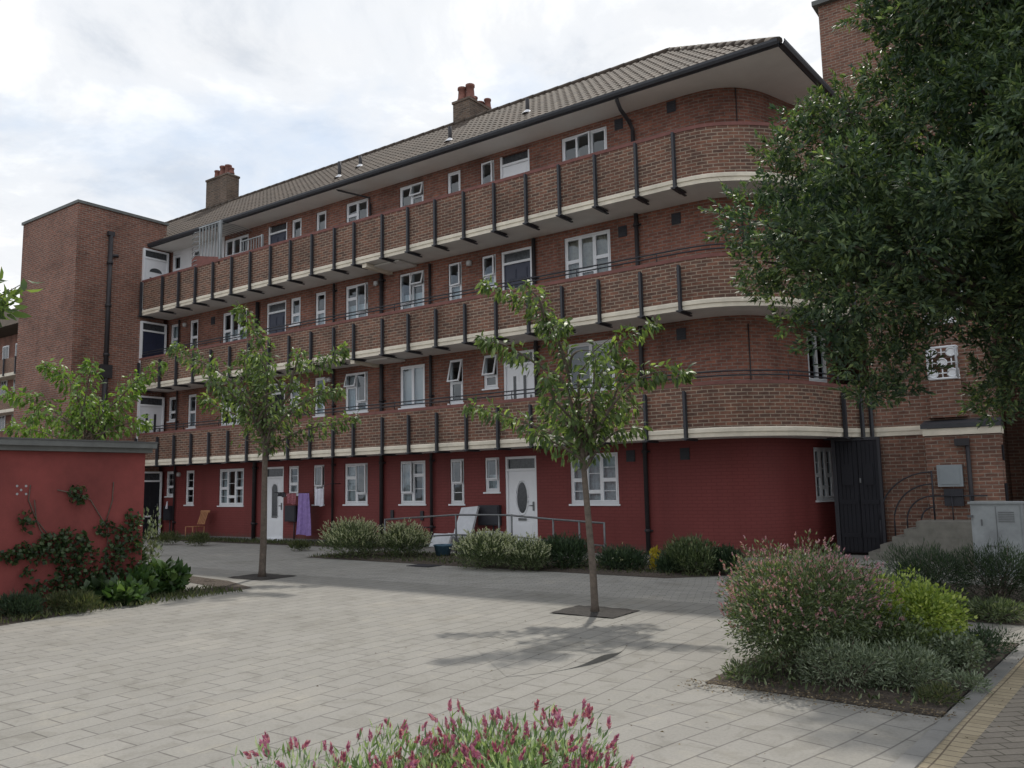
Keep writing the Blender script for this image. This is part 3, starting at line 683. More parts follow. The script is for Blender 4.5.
# ---- doors
def door(style, loc, rz=0, w=.95, h=2.24):
    leafm = {'oval': 'upvc', 'arch': 'upvc', 'slits': 'upvc', 'fan': 'upvc', 'navy': 'navy', 'open': 'blackdoor_and_gloom', 'dark': 'blackdoor_and_gloom'}[style]  # 'open': black leaf paints the shade inside an open doorway
    T = .06; tz = h-.33
    lf = MB(); x0, x1, z0, z1 = T, w-T, .02, tz-.03
    lf.box(x0, x1, .06, .10, z0, z1)
    if style in ('navy', 'dark'):
        for cx in (.3, .7):
            for (a, b) in ((.1, .42), (.48, .72), (.78, .93)):
                X = x0+(x1-x0)*cx; lf.box(X-.13, X+.13, .05, .062, z0+(z1-z0)*a, z0+(z1-z0)*b)
                lf.box(X-.10, X+.10, .043, .052, z0+(z1-z0)*a+.03, z0+(z1-z0)*b-.03)
    if style in ('oval', 'arch', 'slits', 'fan'):
        lf.box(x0+.08, x1-.08, .052, .062, z0+.10, z0+.58)
        lf.box(x0+.13, x1-.13, .045, .053, z0+.15, z0+.53)
        if style == 'slits':
            for cx in (.34, .66): lf.box(x0+(x1-x0)*cx-.10, x0+(x1-x0)*cx+.10, .052, .062, z0+.72, z1-.18)
        else: lf.box(x0+.07, x1-.07, .054, .062, z0+.68, z1-.08)
    o = lf.build('door', leafm); ORG[o.name] = Vector((0, 0, 0)); o.parent = bld
    fr = MB()
    fr.box(0, T, .02, .12, 0, h); fr.box(w-T, w, .02, .12, 0, h); fr.box(T, w-T, .02, .12, h-T, h); fr.box(T, w-T, .02, .12, tz-.03, tz+.03); fr.box(-.0, w, -.03, .12, -.04, .02)
    fr.build('frame', 'upvc', o)
    gl = MB(); gl.poly([(T, .08, tz+.03), (w-T, .08, tz+.03), (w-T, .08, h-T), (T, .08, h-T)]); gl.build('fanlight', 'obscure', o)
    cx = (x0+x1)/2
    def ell(rx, rz_, cz, y, n=28, a0=0, a1=360):
        return [(cx+rx*math.cos(R(a0+(a1-a0)*i/n)), y, cz+rz_*math.sin(R(a0+(a1-a0)*i/n))) for i in range(n+(0 if a1-a0 == 360 else 1))]
    pn = MB(); rim = MB()
    if style == 'oval':
        pn.poly(ell(.15, .38, 1.22, .046)); P = ell(.18, .42, 1.22, .05); rim.tube([*P, P[0]], .016, 6)
    elif style == 'arch':
        e = ell(.13, .15, 1.55, .048, 14, 0, 180); pn.poly([(cx-.13, .048, .72), (cx+.13, .048, .72)]+e[:]); rim.tube([(cx+.15, .05, .70)]+ell(.15, .17, 1.55, .05, 14, 0, 180)+[(cx-.15, .05, .70), (cx+.15, .05, .70)], .014, 6)
    elif style == 'slits':
        for s in (-1, 1):
            X = cx+s*.155; pn.poly([(X-.045, .048, .82), (X+.045, .048, .82), (X+.045, .048, 1.62), (X-.045, .048, 1.62)])
    elif style == 'fan':
        pn.poly(ell(.24, .16, 1.42, .048, 14, 0, 180))
        for s in (-1, 1):
            X = cx+s*.17; pn.poly([(X-.06, .048, .85), (X+.06, .048, .85), (X+.06, .048, 1.22), (X-.06, .048, 1.22)])
    if pn.f: pn.build('pane', 'obscure', o)
    if rim.f: rim.build('moulding', 'upvc', o)
    hd = MB(); hd.box(x1-.10, x1-.055, .035, .05, .9, 1.12); hd.tube([(x1-.08, .02, 1.03), (x1-.18, .02, 1.03)], .012, 6); hd.tube([(x1-.08, .02, 1.03), (x1-.08, .05, 1.03)], .012, 6); hd.build('handle', 'metal', o)
    lb = MB(); lb.box(cx-.12, cx+.12, .034, .046, .66, .72); lb.build('letterbox', 'metal' if leafm == 'upvc' else 'upvc', o)
    o.location = Vector(loc)-ORG[bld.name]; o.rotation_euler = (0, 0, rz)
    return o
for f, st in enumerate(('oval', 'slits', 'navy', 'fan')): door(st, (-12.42, YW, BASES[f]))
for f, st in enumerate(('arch', 'open', 'navy', 'navy')): door(st, (-21.9, YW, BASES[f]))
for f, st in enumerate(('dark', 'slits', 'navy', 'fan')):
    d = door(st, (-27.36, 15.90, BASES[f]), R(90), w=.97)

# ---- pipes, vents, boxes, lamps on the wall
def pipe(x, z0, z1, y=YW-.07, r=.045, mat='pipe', extra=None):
    m = MB(); m.tube([(x, y, z0), (x, y, z1)], r, 10)
    z = z0+.5
    while z < z1-.2:
        m.tube([(x, y, z), (x, y, z+.07)], r*1.35, 10); m.box(x-r*2, x+r*2, y+r*.6, YW-.002, z+.015, z+.05); z += 1.75
    if extra: extra(m)
    return m.build('downpipe', mat, bld)
def swan(x):
    def f(m): m.tube([(x, 16.18, 10.44), (x, 16.2, 10.28), (x, 16.35, 10.12), (x, 16.75, 9.98), (x, YW-.07, 9.85), (x, YW-.07, 9.75)], .045, 10)
    return f
pipe(-8.48, 0, 9.8, extra=swan(-8.48), r=.05)
def swan2(m): m.tube([(-17.9, 16.2, 10.42), (-17.8, 16.3, 10.3), (-17.15, YW-.07, 10.1), (-17.12, YW-.07, 9.8)], .03, 8)
pipe(-17.12, 8.0, 9.9, extra=swan2, r=.035)
pipe(-16.67, 0, 7.75, r=.055); pipe(-14.82, 0, 7.7, r=.04); pipe(-18.66, 0, 7.75, r=.035); pipe(-11.36, 2.7, 7.75, r=.05); pipe(-22.3, 0, 7.7, r=.06); pipe(-26.72, 0, 7.7, r=.03); pipe(-10.9+2.35, 10.0, 10.1)
for (x, z) in ((-8.98, 10.1), (-7.62, 10.14), (-8.98, 7.46), (-7.62, 7.49), (-7.62, 4.85), (-8.98, 2.2), (-7.66, 2.2), (-24.9, 7.42)):
    m = MB(); m.box(x, x+.22, YW-.02, YW-.002, z-.13, z+.13)
    for i in range(4): m.box(x+.02, x+.20, YW-.032, YW-.02, z-.10+i*.06, z-.075+i*.06)
    m.build('vent', 'black', bld)
for (x0, x1, z0, z1) in ((-13.2, -12.55, .60, 1.10), (-20.72, -20.22, .62, 1.1), (-27.25, -26.85, .6, 1.1)):
    m = MB(); m.box(x0, x1, YW-.13, YW-.002, z0, z1); m.box(x0+.03, x1-.03, YW-.142, YW-.13, z0+.03, z1-.03); m.tube([((x0+x1)/2+.1, YW-.05, z0), ((x0+x1)/2+.1, YW-.05, .08)], .02, 6); m.build('meter_cupboard', 'black', bld)
for (x, f) in ((-13.45, 2), (-18.85, 1), (-21.5+.6, 1), (-16.9, 2), (-19.0, 1), (-26.4, 2), (-26.5, 0)):
    m = MB(); m.lathe((x, YW-.05, TOPS[f]-.12), [(0, -.08), (.07, -.06), (.08, 0), (.07, .06), (0, .08)], 10); m.build('bulkhead_lamp', 'lamp', bld)
for (x, z, w) in ((-15.2, .52, .55), (-18.0, .62, .35)):
    m = MB(); m.tube([(x-w, YW-.02, z), (x+w*.6, YW-.02, z)], .012, 6); m.build('wall_cable', 'black', bld)
for (x, z) in ((-15.25, .7), (-16.35, .72)):
    m = MB(); m.box(x, x+.1, YW-.04, YW-.002, z, z+.25); m.build('air_brick', 'black', bld)
# expansion joints in the curved end
m = MB()
for z0, z1 in ((2.72, 4.95), (5.4, 7.6), (8.1, 10.3)):
    p_, d_ = along(wpath, wS, [s for s, q in zip(wS, wpath) if abs(q[0]+6.12) < .02][0]); m.tube([(p_.x+d_.y*.02, p_.y-d_.x*.02, z0), (p_.x+d_.y*.02, p_.y-d_.x*.02, z1)], .012, 6)
m.build('wall_conduit', 'pipe', bld)
# downstand beam blocks under two walkways
for z, x in ((B[2], -16.45), (B[1], -16.9)):
    m = MB(); m.box(x, x+.16, YB+.05, YW, z-.12, z-.003); m.box(x+.16, x+1.1, YB+.35, YW, z-.05, z-.004, 1); m.build('downstand_beam', ['cream', 'soffit'], bld)
# white grille and railings on the top walkway
m = MB(); Z0 = B[2]+1.2; Z1 = 10.36
for i in range(7): m.box(-24.12+i*.17, -24.09+i*.17, YB+.02, YB+.05, Z0, Z1)
m.box(-23.0, -22.93, YB, YB+.07, Z0-.1, Z1); m.box(-24.14, -22.95, YB+.01, YB+.06, Z1-.05, Z1-.01); m.box(-24.14, -22.95, YB+.01, YB+.06, Z0+.02, Z0+.05)
for i in range(8):
    z = Z0+.05+i*.16; m.tube([(-24.14, YB+.035, z+.06), (-24.32, YB-.02, z+.04), (-24.52, YB+.02, z)], .013, 6)
for i in range(7): m.tube([(-24.1+i*.17, YB+.03, Z1-.03), (-24.1+i*.17+.2, YB+.5, Z1-.06), (-24.1+i*.17+.5, YW-.1, Z1-.2)], .01, 5)
m.build('grille', 'cabinet', bld)
m = MB(); m.poly([(-24.5, YB+.01, 9.0), (-22.95, YB+.01, 9.0), (-22.95, YB+.01, 9.13), (-24.3, YB+.01, 9.4), (-24.5, YB+.01, 9.3)]); m.poly([(-24.5, YB+.11, 9.0), (-24.5, YB+.11, 9.3), (-24.3, YB+.11, 9.4), (-22.95, YB+.11, 9.13), (-22.95, YB+.11, 9.0)]); m.poly([(-24.5, YB+.01, 9.3), (-24.3, YB+.01, 9.4), (-24.3, YB+.11, 9.4), (-24.5, YB+.11, 9.3)]); m.poly([(-24.3, YB+.01, 9.4), (-22.95, YB+.01, 9.13), (-22.95, YB+.11, 9.13), (-24.3, YB+.11, 9.4)])
m.build('brick_upstand', 'coping', bld)
m = MB()
for i in range(9): m.box(-22.25+i*.13, -22.23+i*.13, 16.2, 16.22, 8.9, 9.55)
m.box(-22.27, -21.15, 16.19, 16.23, 9.55, 9.58); m.box(-21.2, -21.14, 16.18, 16.24, 8.2, 9.6); m.build('guard_rail', 'cabinet', bld)

# ---- roof
EX, EY, EZ = -4.75, 16.17, 10.43
DR = .06                                   # the end eave drifts outwards
rise = 3.02; RY = EY+4.2; XL = -36.
def roofslope(m, corners_fn, L, D, nu, nv, pitchv):
    pass
roof = MB()
NU = int((EX-XL)/.21*6); NV = 13
upv = Vector((0, 4.2, rise)); nrm = Vector((0, -rise, 4.2)).normalized()
def ptile(x, t, k): # t 0..1 up the slope
    ph = ((x/.21) % 1.0)
    wv = .050*(abs(math.sin(math.pi*ph))-.6)
    return Vector((x, EY, EZ))+upv*t+nrm*(wv+k)
for j in range(NV):
    t0, t1 = j/NV, (j+1)/NV
    for i in range(NU):
        xa, xb = XL+(EX-XL)*i/NU, XL+(EX-XL)*(i+1)/NU
        lim0, lim1 = EX-4.2*t0, EX-4.2*t1
        if xa > lim0-1e-6: continue
        xb0, xb1 = min(xb, lim0), min(xb, lim1); xa1 = min(xa, lim1)
        a, b, c, d = ptile(xa, t0, .014), ptile(xb0, t0, .014), ptile(xb1, t1, 0), ptile(xa1, t1, 0)
        roof.poly([a, b, c, d], 0, [(xa, t0*5.2), (xb0, t0*5.2), (xb1, t1*5.2), (xa1, t1*5.2)], True)
        roof.poly([ptile(xa, t0, -.02), ptile(xb0, t0, -.02), b, a], 0, [(xa, 0), (xb0, 0), (xb0, .05), (xa, .05)])
# end hip and rear slope
E2 = Vector((EX+DR*8.4, EY+8.4, EZ)); RG = Vector((EX-4.2, RY, EZ+rise))
NH = int(8.4/.21*4)
for j in range(NV):
    t0, t1 = j/NV, (j+1)/NV
    for i in range(NH):
        def ph(u, t, k):
            a0 = Vector((EX, EY, EZ)); base = a0.lerp(E2, u); 
            lo = a0.lerp(RG, t); hi = E2.lerp(RG, t); q = lo.lerp(hi, u)
            n = Vector((rise, 0, 4.2)).normalized(); y = (EY+8.4*(.5+(u-.5)*(1-t)))
            return q+n*(.050*(abs(math.sin(math.pi*y/.21))-.6)+k)
        u0, u1 = i/NH, (i+1)/NH
        roof.poly([ph(u0, t0, .014), ph(u1, t0, .014), ph(u1, t1, 0), ph(u0, t1, 0)], 0, [(u0*8.4, t0*5.2), (u1*8.4, t0*5.2), (u1*8.4*(1-t1), t1*5.2), (u0*8.4, t1*5.2)], True)
roof.poly([(XL, EY+8.4, EZ), (XL, RY, EZ+rise), tuple(RG), tuple(E2)]); roof.poly([(XL, EY, EZ), (XL, RY, EZ+rise), (XL, EY+8.4, EZ)])
rf = roof.build('roof', 'tile', bld)
m = MB()
x = XL
while x < EX-4.2-.05:                       # half-round ridge tiles
    m.tube([(x, RY, EZ+rise+.0), (min(x+.44, EX-4.2), RY, EZ+rise+.0)], [.095, .105], 8); x += .45
a, b = Vector((EX, EY, EZ+.0)), RG
n = 13
for i in range(n): m.tube([a.lerp(b, i/n), a.lerp(b, (i+.97)/n)], [.085, .095], 8)
a = E2
for i in range(n): m.tube([a.lerp(b, i/n), a.lerp(b, (i+.97)/n)], [.085, .095], 8)
m.build('ridge_tiles', 'tile', rf)
m = MB()
sz = 10.32
m.poly([(-27.48, EY+.02, sz), (EX-.02, EY+.02, sz), (EX-.02+DR*8.4, EY+8.4, sz), (-27.48, EY+8.4, sz)]); m.build('eave_soffit', 'eavesoffit', bld)
m = MB()
def halfgutter(a, b):
    a, b = Vector(a), Vector(b); d = (b-a).normalized(); o = Vector((d.y, -d.x, 0))
    pr = [(-.0, -.10), (.0, .035), (.012, .035), (.015, -.01), (.04, -.055), (.08, -.055), (.105, -.01), (.108, .035), (.12, .035), (.12, -.02), (.09, -.075), (.03, -.08), (.0, -.10)]
    for p0, p1 in zip(pr, pr[1:]): m.poly([a+o*p0[0]+Vector((0, 0, p0[1])), b+o*p0[0]+Vector((0, 0, p0[1])), b+o*p1[0]+Vector((0, 0, p1[1])), a+o*p1[0]+Vector((0, 0, p1[1]))])
halfgutter((-27.46, EY, EZ-.02), (EX, EY, EZ-.02)); halfgutter((EX, EY, EZ-.02), (EX+DR*8.4, EY+8.4, EZ-.02))
m.build('gutter', 'bluegrey', bld)
# chimneys and vent pipes stand on the roof
def pot(x, y, z, h=.5, r=.13):
    m = MB(); m.lathe((x, y, z), [(r*1.15, 0), (r*1.15, .05), (r, .08), (r*.85, h*.8), (r*1.05, h*.84), (r*1.05, h), (r*.8, h), (r*.75, h*.5), (0, h*.5)], 12); return m
def chimney(x0, x1, y0, y1, zt, pots, cap=True):
    m = MB(); m.box(x0, x1, y0, y1, 10.5, zt-.12); m.box(x0-.03, x1+.03, y0-.03, y1+.03, zt-.12, zt-.04)
    m.poly([(x0-.03, y0-.03, zt-.04), (x1+.03, y0-.03, zt-.04), (x1-.1, y0+.15, zt+.04), (x0+.1, y0+.15, zt+.04)], 1); m.poly([(x1+.03, y0-.03, zt-.04), (x1+.03, y1+.03, zt-.04), (x1-.1, y1-.15, zt+.04), (x1-.1, y0+.15, zt+.04)], 1)
    m.poly([(x1+.03, y1+.03, zt-.04), (x0-.03, y1+.03, zt-.04), (x0+.1, y1-.15, zt+.04), (x1-.1, y1-.15, zt+.04)], 1); m.poly([(x0-.03, y1+.03, zt-.04), (x0-.03, y0-.03, zt-.04), (x0+.1, y0+.15, zt+.04), (x0+.1, y1-.15, zt+.04)], 1)
    m.poly([(x0+.1, y0+.15, zt+.04), (x1-.1, y0+.15, zt+.04), (x1-.1, y1-.15, zt+.04), (x0+.1, y1-.15, zt+.04)], 1)
    c = m.build('chimney', ['chimneybrick', 'greycoping'], rf)
    for (dx, dy, h, r) in pots: pot(x0+dx, y0+dy, zt+.03, h, r).build('chimney_pot', 'terracotta', c)
    return c
chimney(-16.78, -16.08, 20.4, 22.0, 14.31, [(.2, .25, .46, .15), (.5, .3, .5, .15), (.3, .75, .3, .13), (.25, 1.15, .28, .15), (.5, 1.25, .36, .12)])
chimney(-30.48, -29.04, 20.4, 21.0, 14.84, [(.35, .3, .35, .13), (.75, .3, .45, .15), (1.1, .3, .42, .14), (1.3, .32, .25, .11)])
for (x, y, h) in ((-12.0, 17.75, .40), (-14.35, 17.3, .42), (-18.9, 17.35, .5), (-18.75, 18.1, .35)):
    z = EZ+rise*(y-EY)/4.2
    m = MB(); m.tube([(x, y, z-.1), (x, y, z+h)], .055, 8); m.lathe((x, y, z-.05), [(.18, 0), (.1, .08), (.06, .12)], 8, 1); m.build('vent_pipe', ['pipe', 'whitepaint'], rf)
# lower rear link roof with white pipe behind the hip
m = MB(); m.box(-5.2, -3.6, 24.3, 27, 0, 13.2); m.build('link_block', 'brick', bld)

# ================================================================ LEFT LIFT TOWER
tw = empty('brick_tower', (-29.4, 15.1, 0), 'plain windowless brown brick tower at the left end of the block, with black pipe', 'tower')
m = MB(); m.box(-31.4, -27.48, 13.57, 16.8, 0, 11.3); m.build('wall', 'towerbrick', tw)
m = MB(); m.box(-31.45, -27.43, 13.52, 16.85, 11.302, 11.40); m.build('coping', 'greycoping', tw)
m = MB(); X = -27.41
m.tube([(X, 14.69, 5.55), (X, 14.69, 10.4)], .075, 10); m.box(X-.07, X+.06, 14.58, 14.80, 10.4, 10.55); m.tube([(X, 14.69, 9.7), (X, 14.95, 9.75), (X-.06, 14.98, 9.75)], .05, 8); m.tube([(X, 14.69, 3.), (X, 14.69, 5.6)], .085, 10)
for z in (6.2, 7.9, 9.4): m.tube([(X, 14.69, z), (X, 14.69, z+.1)], .1, 10)
m.box(X-.07, X+.09, 14.5, 14.88, 5.45, 5.9)
m.build('downpipe', 'pipe', tw)

# ================================================================ STAIR TOWER AND RIGHT SIDE
st = empty('stair_tower', (-3, 19.3, 0), 'brown brick stair tower beside the rounded end, with cream band and pierced white screens', 'stair tower')
SY = 19.12
m = MB(); m.box(-4.13, -1.9, SY, 22.2, 0, 6.6, faces='yxXYZ'); m.box(-5.42, -1.2, 22.2, 26, 0, 14.32, faces='yxXYZ'); m.build('wall', 'stairbrick', st)
m = MB(); m.box(-5.55, -1.1, 22.06, 26.1, 14.322, 14.45); m.build('coping', 'greycoping', st)
m = MB(); m.box(-3.04, -1.72, 18.62, SY-.004, 0, 2.42); m.build('entrance_lobby', 'stairbrick', st)
m = MB(); m.box(-4.14, -3.07, SY-.03, SY-.003, 2.48, 2.67); m.box(-3.07, -1.69, 18.59, SY-.003, 2.424, 2.56); m.box(-4.14, -3.07, SY-.045, SY-.031, 2.575, 2.64); m.build('cream_band', 'cream', st)
m = MB(); m.poly([(-3.1, 18.57, 2.564), (-1.68, 18.57, 2.564), (-1.68, SY, 2.74), (-3.1, SY, 2.74)]); m.box(-3.1, -1.68, 18.56, 18.572, 2.565, 2.65); m.box(-1.692, -1.68, 18.573, SY, 2.565, 2.65); m.poly([(-3.1, 18.566, 2.65), (-1.68, 18.566, 2.65), (-1.68, SY, 2.76), (-3.1, SY, 2.76)]); m.build('flashing', 'lead', st)
m = MB(); m.box(-2.95, -2.36, 18.98, SY-.003, 2.8, 3.57); m.box(-3.0, -2.3, 18.93, SY-.003, 2.8, 2.86, 0); m.build('landing_parapet', 'stairbrick', st)
def screen(m, a, b, z0, z1, n, th=.05):
    """pierced white block screen: rings in a rectangular frame"""
    a, b = Vector((*a, 0)), Vector((*b, 0)); d = (b-a); L = d.length; d.normalize()
    def bar(p, q, r=.018): m.tube([p, q], r, 6)
    for z in (z0, z1): bar(a+Vector((0, 0, z)), b+Vector((0, 0, z)), .026)
    for p in (a, b): bar(p+Vector((0, 0, z0)), p+Vector((0, 0, z1)), .026)
    r = .085; rows = int((z1-z0)/(2*r)); cs = int(L/(2*r))
    for i in range(max(1, cs)):
        for j in range(rows):
            c = a+d*(L*(i+.5)/cs)+Vector((0, 0, z0+(z1-z0)*(j+.5)/rows))
            if (i+j) % 2 == 0:
                m.poly([tuple(c+d*r*.92*math.cos(t)+Vector((0, 0, r*.92*math.sin(t)))) for t in [2*math.pi*k/16 for k in range(16)]])
                P = [c+d*r*math.cos(t)+Vector((0, 0, r*math.sin(t))) for t in [2*math.pi*k/14 for k in range(15)]]; m.tube(P, .02, 5, cap=False)
            else:
                bar(c-d*r*.9, c+d*r*.9, .014); bar(c-Vector((0, 0, r)), c+Vector((0, 0, r)), .014)
m = MB(); screen(m, (-2.93, 18.96), (-2.40, 18.96), 3.6, 4.25, 3); screen(m, (-2.40, 18.96), (-2.36, SY+.9), 3.6, 4.25, 5); screen(m, (-2.93, 18.96), (-2.2, 18.96), 4.75, 5.4, 3)
m.build('pierced_screen', 'upvc', st)
m = MB(); m.tube([(-2.28, 18.55, 2.2), (-2.28, 18.55, .3)], .04, 8); m.box(-2.5, -2.24, 18.5, 18.61, 2.2, 2.34); m.build('downpipe', 'pipe', st)
m = MB(); m.box(-2.85, -2.40, 18.50, 18.615, 1.40, 1.83); m.box(-2.80, -2.45, 18.485, 18.50, 1.45, 1.78); m.build('meter_cabinet', 'box', st)
m = MB(); m.box(-2.76, -2.42, 18.53, 18.615, 1.02, 1.36); m.build('meter_cupboard', 'black', st)
m = MB(); m.box(-1.716, -1.70, 18.75, 19.0, 1.9, 2.2); m.box(-1.716, -1.70, 18.68, 19.05, .2, 1.45); m.build('side_door', 'blackdoor_and_gloom', st)
# steps to the lobby with hooped railings
m = MB()
for i in range(5): m.box(-4.05+i*.22, -1.95, 17.65+i*.02, 18.615, i*.15+(.001 if i else 0), (i+1)*.15)
stp = m.build('steps', 'steps', st)
m = MB()
for i, (dx, r0) in enumerate(((0., .98), (.28, .74), (.52, .5), (.78, .28))):
    P = [(-3.98+dx, 18.5-.0*i, .15*(i+1))]+[(-2.95-(abs(-2.95+3.98-dx))*math.cos(a), 18.5, .72+r0*math.sin(a)) for a in [R(x) for x in range(0, 91, 10)]]
    m.tube(P, .016, 6)
m.tube([(-2.95, 18.5, .75), (-2.95, 18.5, 1.72)], .018, 6); m.tube([(-2.95, 18.5, 1.22), (-2.0, 18.5, 1.22)], .016, 6); m.tube([(-2.3, 18.5, .75), (-2.3, 18.5, 1.22)], .016, 6); m.tube([(-2.62, 18.5, .75), (-2.62, 18.5, 1.22)], .012, 6)
m.build('step_railing', 'black', stp)

gt = empty('gate', (-4.42, 18.9, 0), 'tall black boarded double gate between red curved wall and stair tower', 'gate')
for i, (a, b) in enumerate(((-4.86, -4.43), (-4.42, -4.02))):
    m = MB(); m.box(a, b, 18.88, 18.92, .03, 2.40)
    for k in range(5): m.box(a+.01+k*.083, a+.083+k*.083-.004, 18.868, 18.88, .05, 2.38)
    m.box(a+.02, b-.02, 18.85, 18.868, .35, .45); m.box(a+.02, b-.02, 18.85, 18.868, 1.05, 1.15); m.box(a+.1, b-.1, 18.845, 18.868, 1.45, 1.9); lf = m.build('gate_leaf', 'blackdoor_and_gloom', gt)
    if i == 1:
        h = MB(); h.box(-4.40, -4.37, 18.83, 18.85, 1.5, 1.6); h.build('lock', 'metal', lf)
m = MB(); m.box(-4.95, -4.865, 18.85, 18.95, 0, 2.46); m.box(-4.015, -3.96, 18.85, 18.95, 0, 2.46); m.box(-4.865, -4.015, 18.86, 18.94, 2.405, 2.46); m.build('frame', 'black', gt)
# side passage block to the right
nb_ = empty('side_wing', (.5, 21, 0), 'brick wing in deep shade beyond the stair tower with dark passage opening below', 'building')
m = MB(); m.box(-1.2, 6, 20.6, 27, 2.55, 7.8); m.box(-1.2, -1.0, 20.6, 27, 0, 2.55, faces='yxX'); m.box(1.2, 6, 20.6, 27, 0, 2.55, faces='yx'); m.build('wall', 'stairbrick', nb_)
m = MB(); m.box(-1.0, 1.2, 22.5, 22.6, 0, 2.55); m.build('passage_gloom', 'blackdoor_and_gloom', nb_)  # black sheet painting the shade inside the open passage
m = MB(); m.box(-1.25, 6.1, 20.5, 27.1, 7.802, 7.95); m.build('coping', 'greycoping', nb_)

# ================================================================ RED GARAGE
gr = empty('garage', (-14, 5, 0), 'low flat roofed store with red painted wall and grey roof edge, climbers growing on it', 'garage')
m = MB(); m.box(-16.5, -12.3, -1.5, 7.28, 0, 2.2); m.build('wall', 'garage', gr)
m = MB(); m.box(-16.7, -12.2, -1.7, 7.34, 2.202, 2.27); m.box(-16.72, -12.14, -1.72, 7.38, 2.271, 2.35); m.build('roof', ['greycoping'], gr)
m = MB(); m.box(-16.73, -12.13, -1.73, 7.39, 2.351, 2.372); m.build('roof_edge', 'felt', gr)
m = MB()
for (px_, py_) in ((17, 486), (26, 486), (21, 490), (17, 494), (26, 494)):
    d = ray(px_, py_); t = -12.3/d.x; y, z = d.y*t, d.z*t+EYE
    m.poly([(-12.297, y+.017*math.cos(a), z+.017*math.sin(a)) for a in [2*math.pi*k/10 for k in range(10)]])
m.build('paint_spots', 'cabinet', gr)

# ================================================================ FAR BLOCK AT LEFT
fb = empty('far_apartment_block', (-80, 30, 0), 'distant brick block with tiled roof and white windows, glimpsed left of the tower', 'apartment building')
m = MB(); m.box(-95, -60, 31.2, 40, 0, 14.7); m.build('wall', 'brick', fb)
m = MB(); m.box(-95.5, -59.8, 30, 30.2, 11.2, 12.4); m.box(-95.5, -59.8, 30, 30.2, 8.3, 9.5); m.build('balcony', 'parapet', fb)
m = MB(); m.box(-95.5, -59.8, 29.95, 31.2, 10.95, 11.19); m.box(-95.5, -59.8, 29.95, 31.2, 8.05, 8.29); m.build('floor_slab', 'cream', fb)
m = MB()
for i in range(int(35/.3)):
    for (a, b, q0, q1) in ((0, .15, 0, .06), (.15, .3, .06, 0)):
        x0, x1 = -96+i*.3+a, -96+i*.3+b
        m.poly([(x0, 29.6, 14.9+q0), (x1, 29.6, 14.9+q1), (x1, 35, 18.8+q1), (x0, 35, 18.8+q0)])
m.poly([(-96, 29.6, 14.9), (-61, 29.6, 14.9), (-61, 31.2, 14.72), (-96, 31.2, 14.72)]); m.poly([(-61, 29.6, 14.9), (-61, 41, 14.9), (-61, 35, 18.8)]); m.poly([(-96, 41, 14.9), (-96, 35, 18.8), (-61, 35, 18.8), (-61, 41, 14.9)]); m.build('roof', 'tile', fb)
for x in (-74.6, -72.3, -70.6, -68.5, -66):
    for z in (12.6, 9.7, 6.8):
        m = MB(); m.box(x, x+1.1, 31.12, 31.18, z, z+1.3); o = m.build('window', 'upvc', fb)
        m = MB(); m.box(x+.1, x+.5, 31.10, 31.118, z+.1, z+1.2); m.box(x+.6, x+1., 31.10, 31.118, z+.1, z+1.2); m.build('pane', 'obscure', o)
for x in (-73.4, -71.4, -69.4):
    m = MB(); m.box(x, x+.12, 29.85, 29.94, 11, 12.4); m.build('post', 'black', fb)
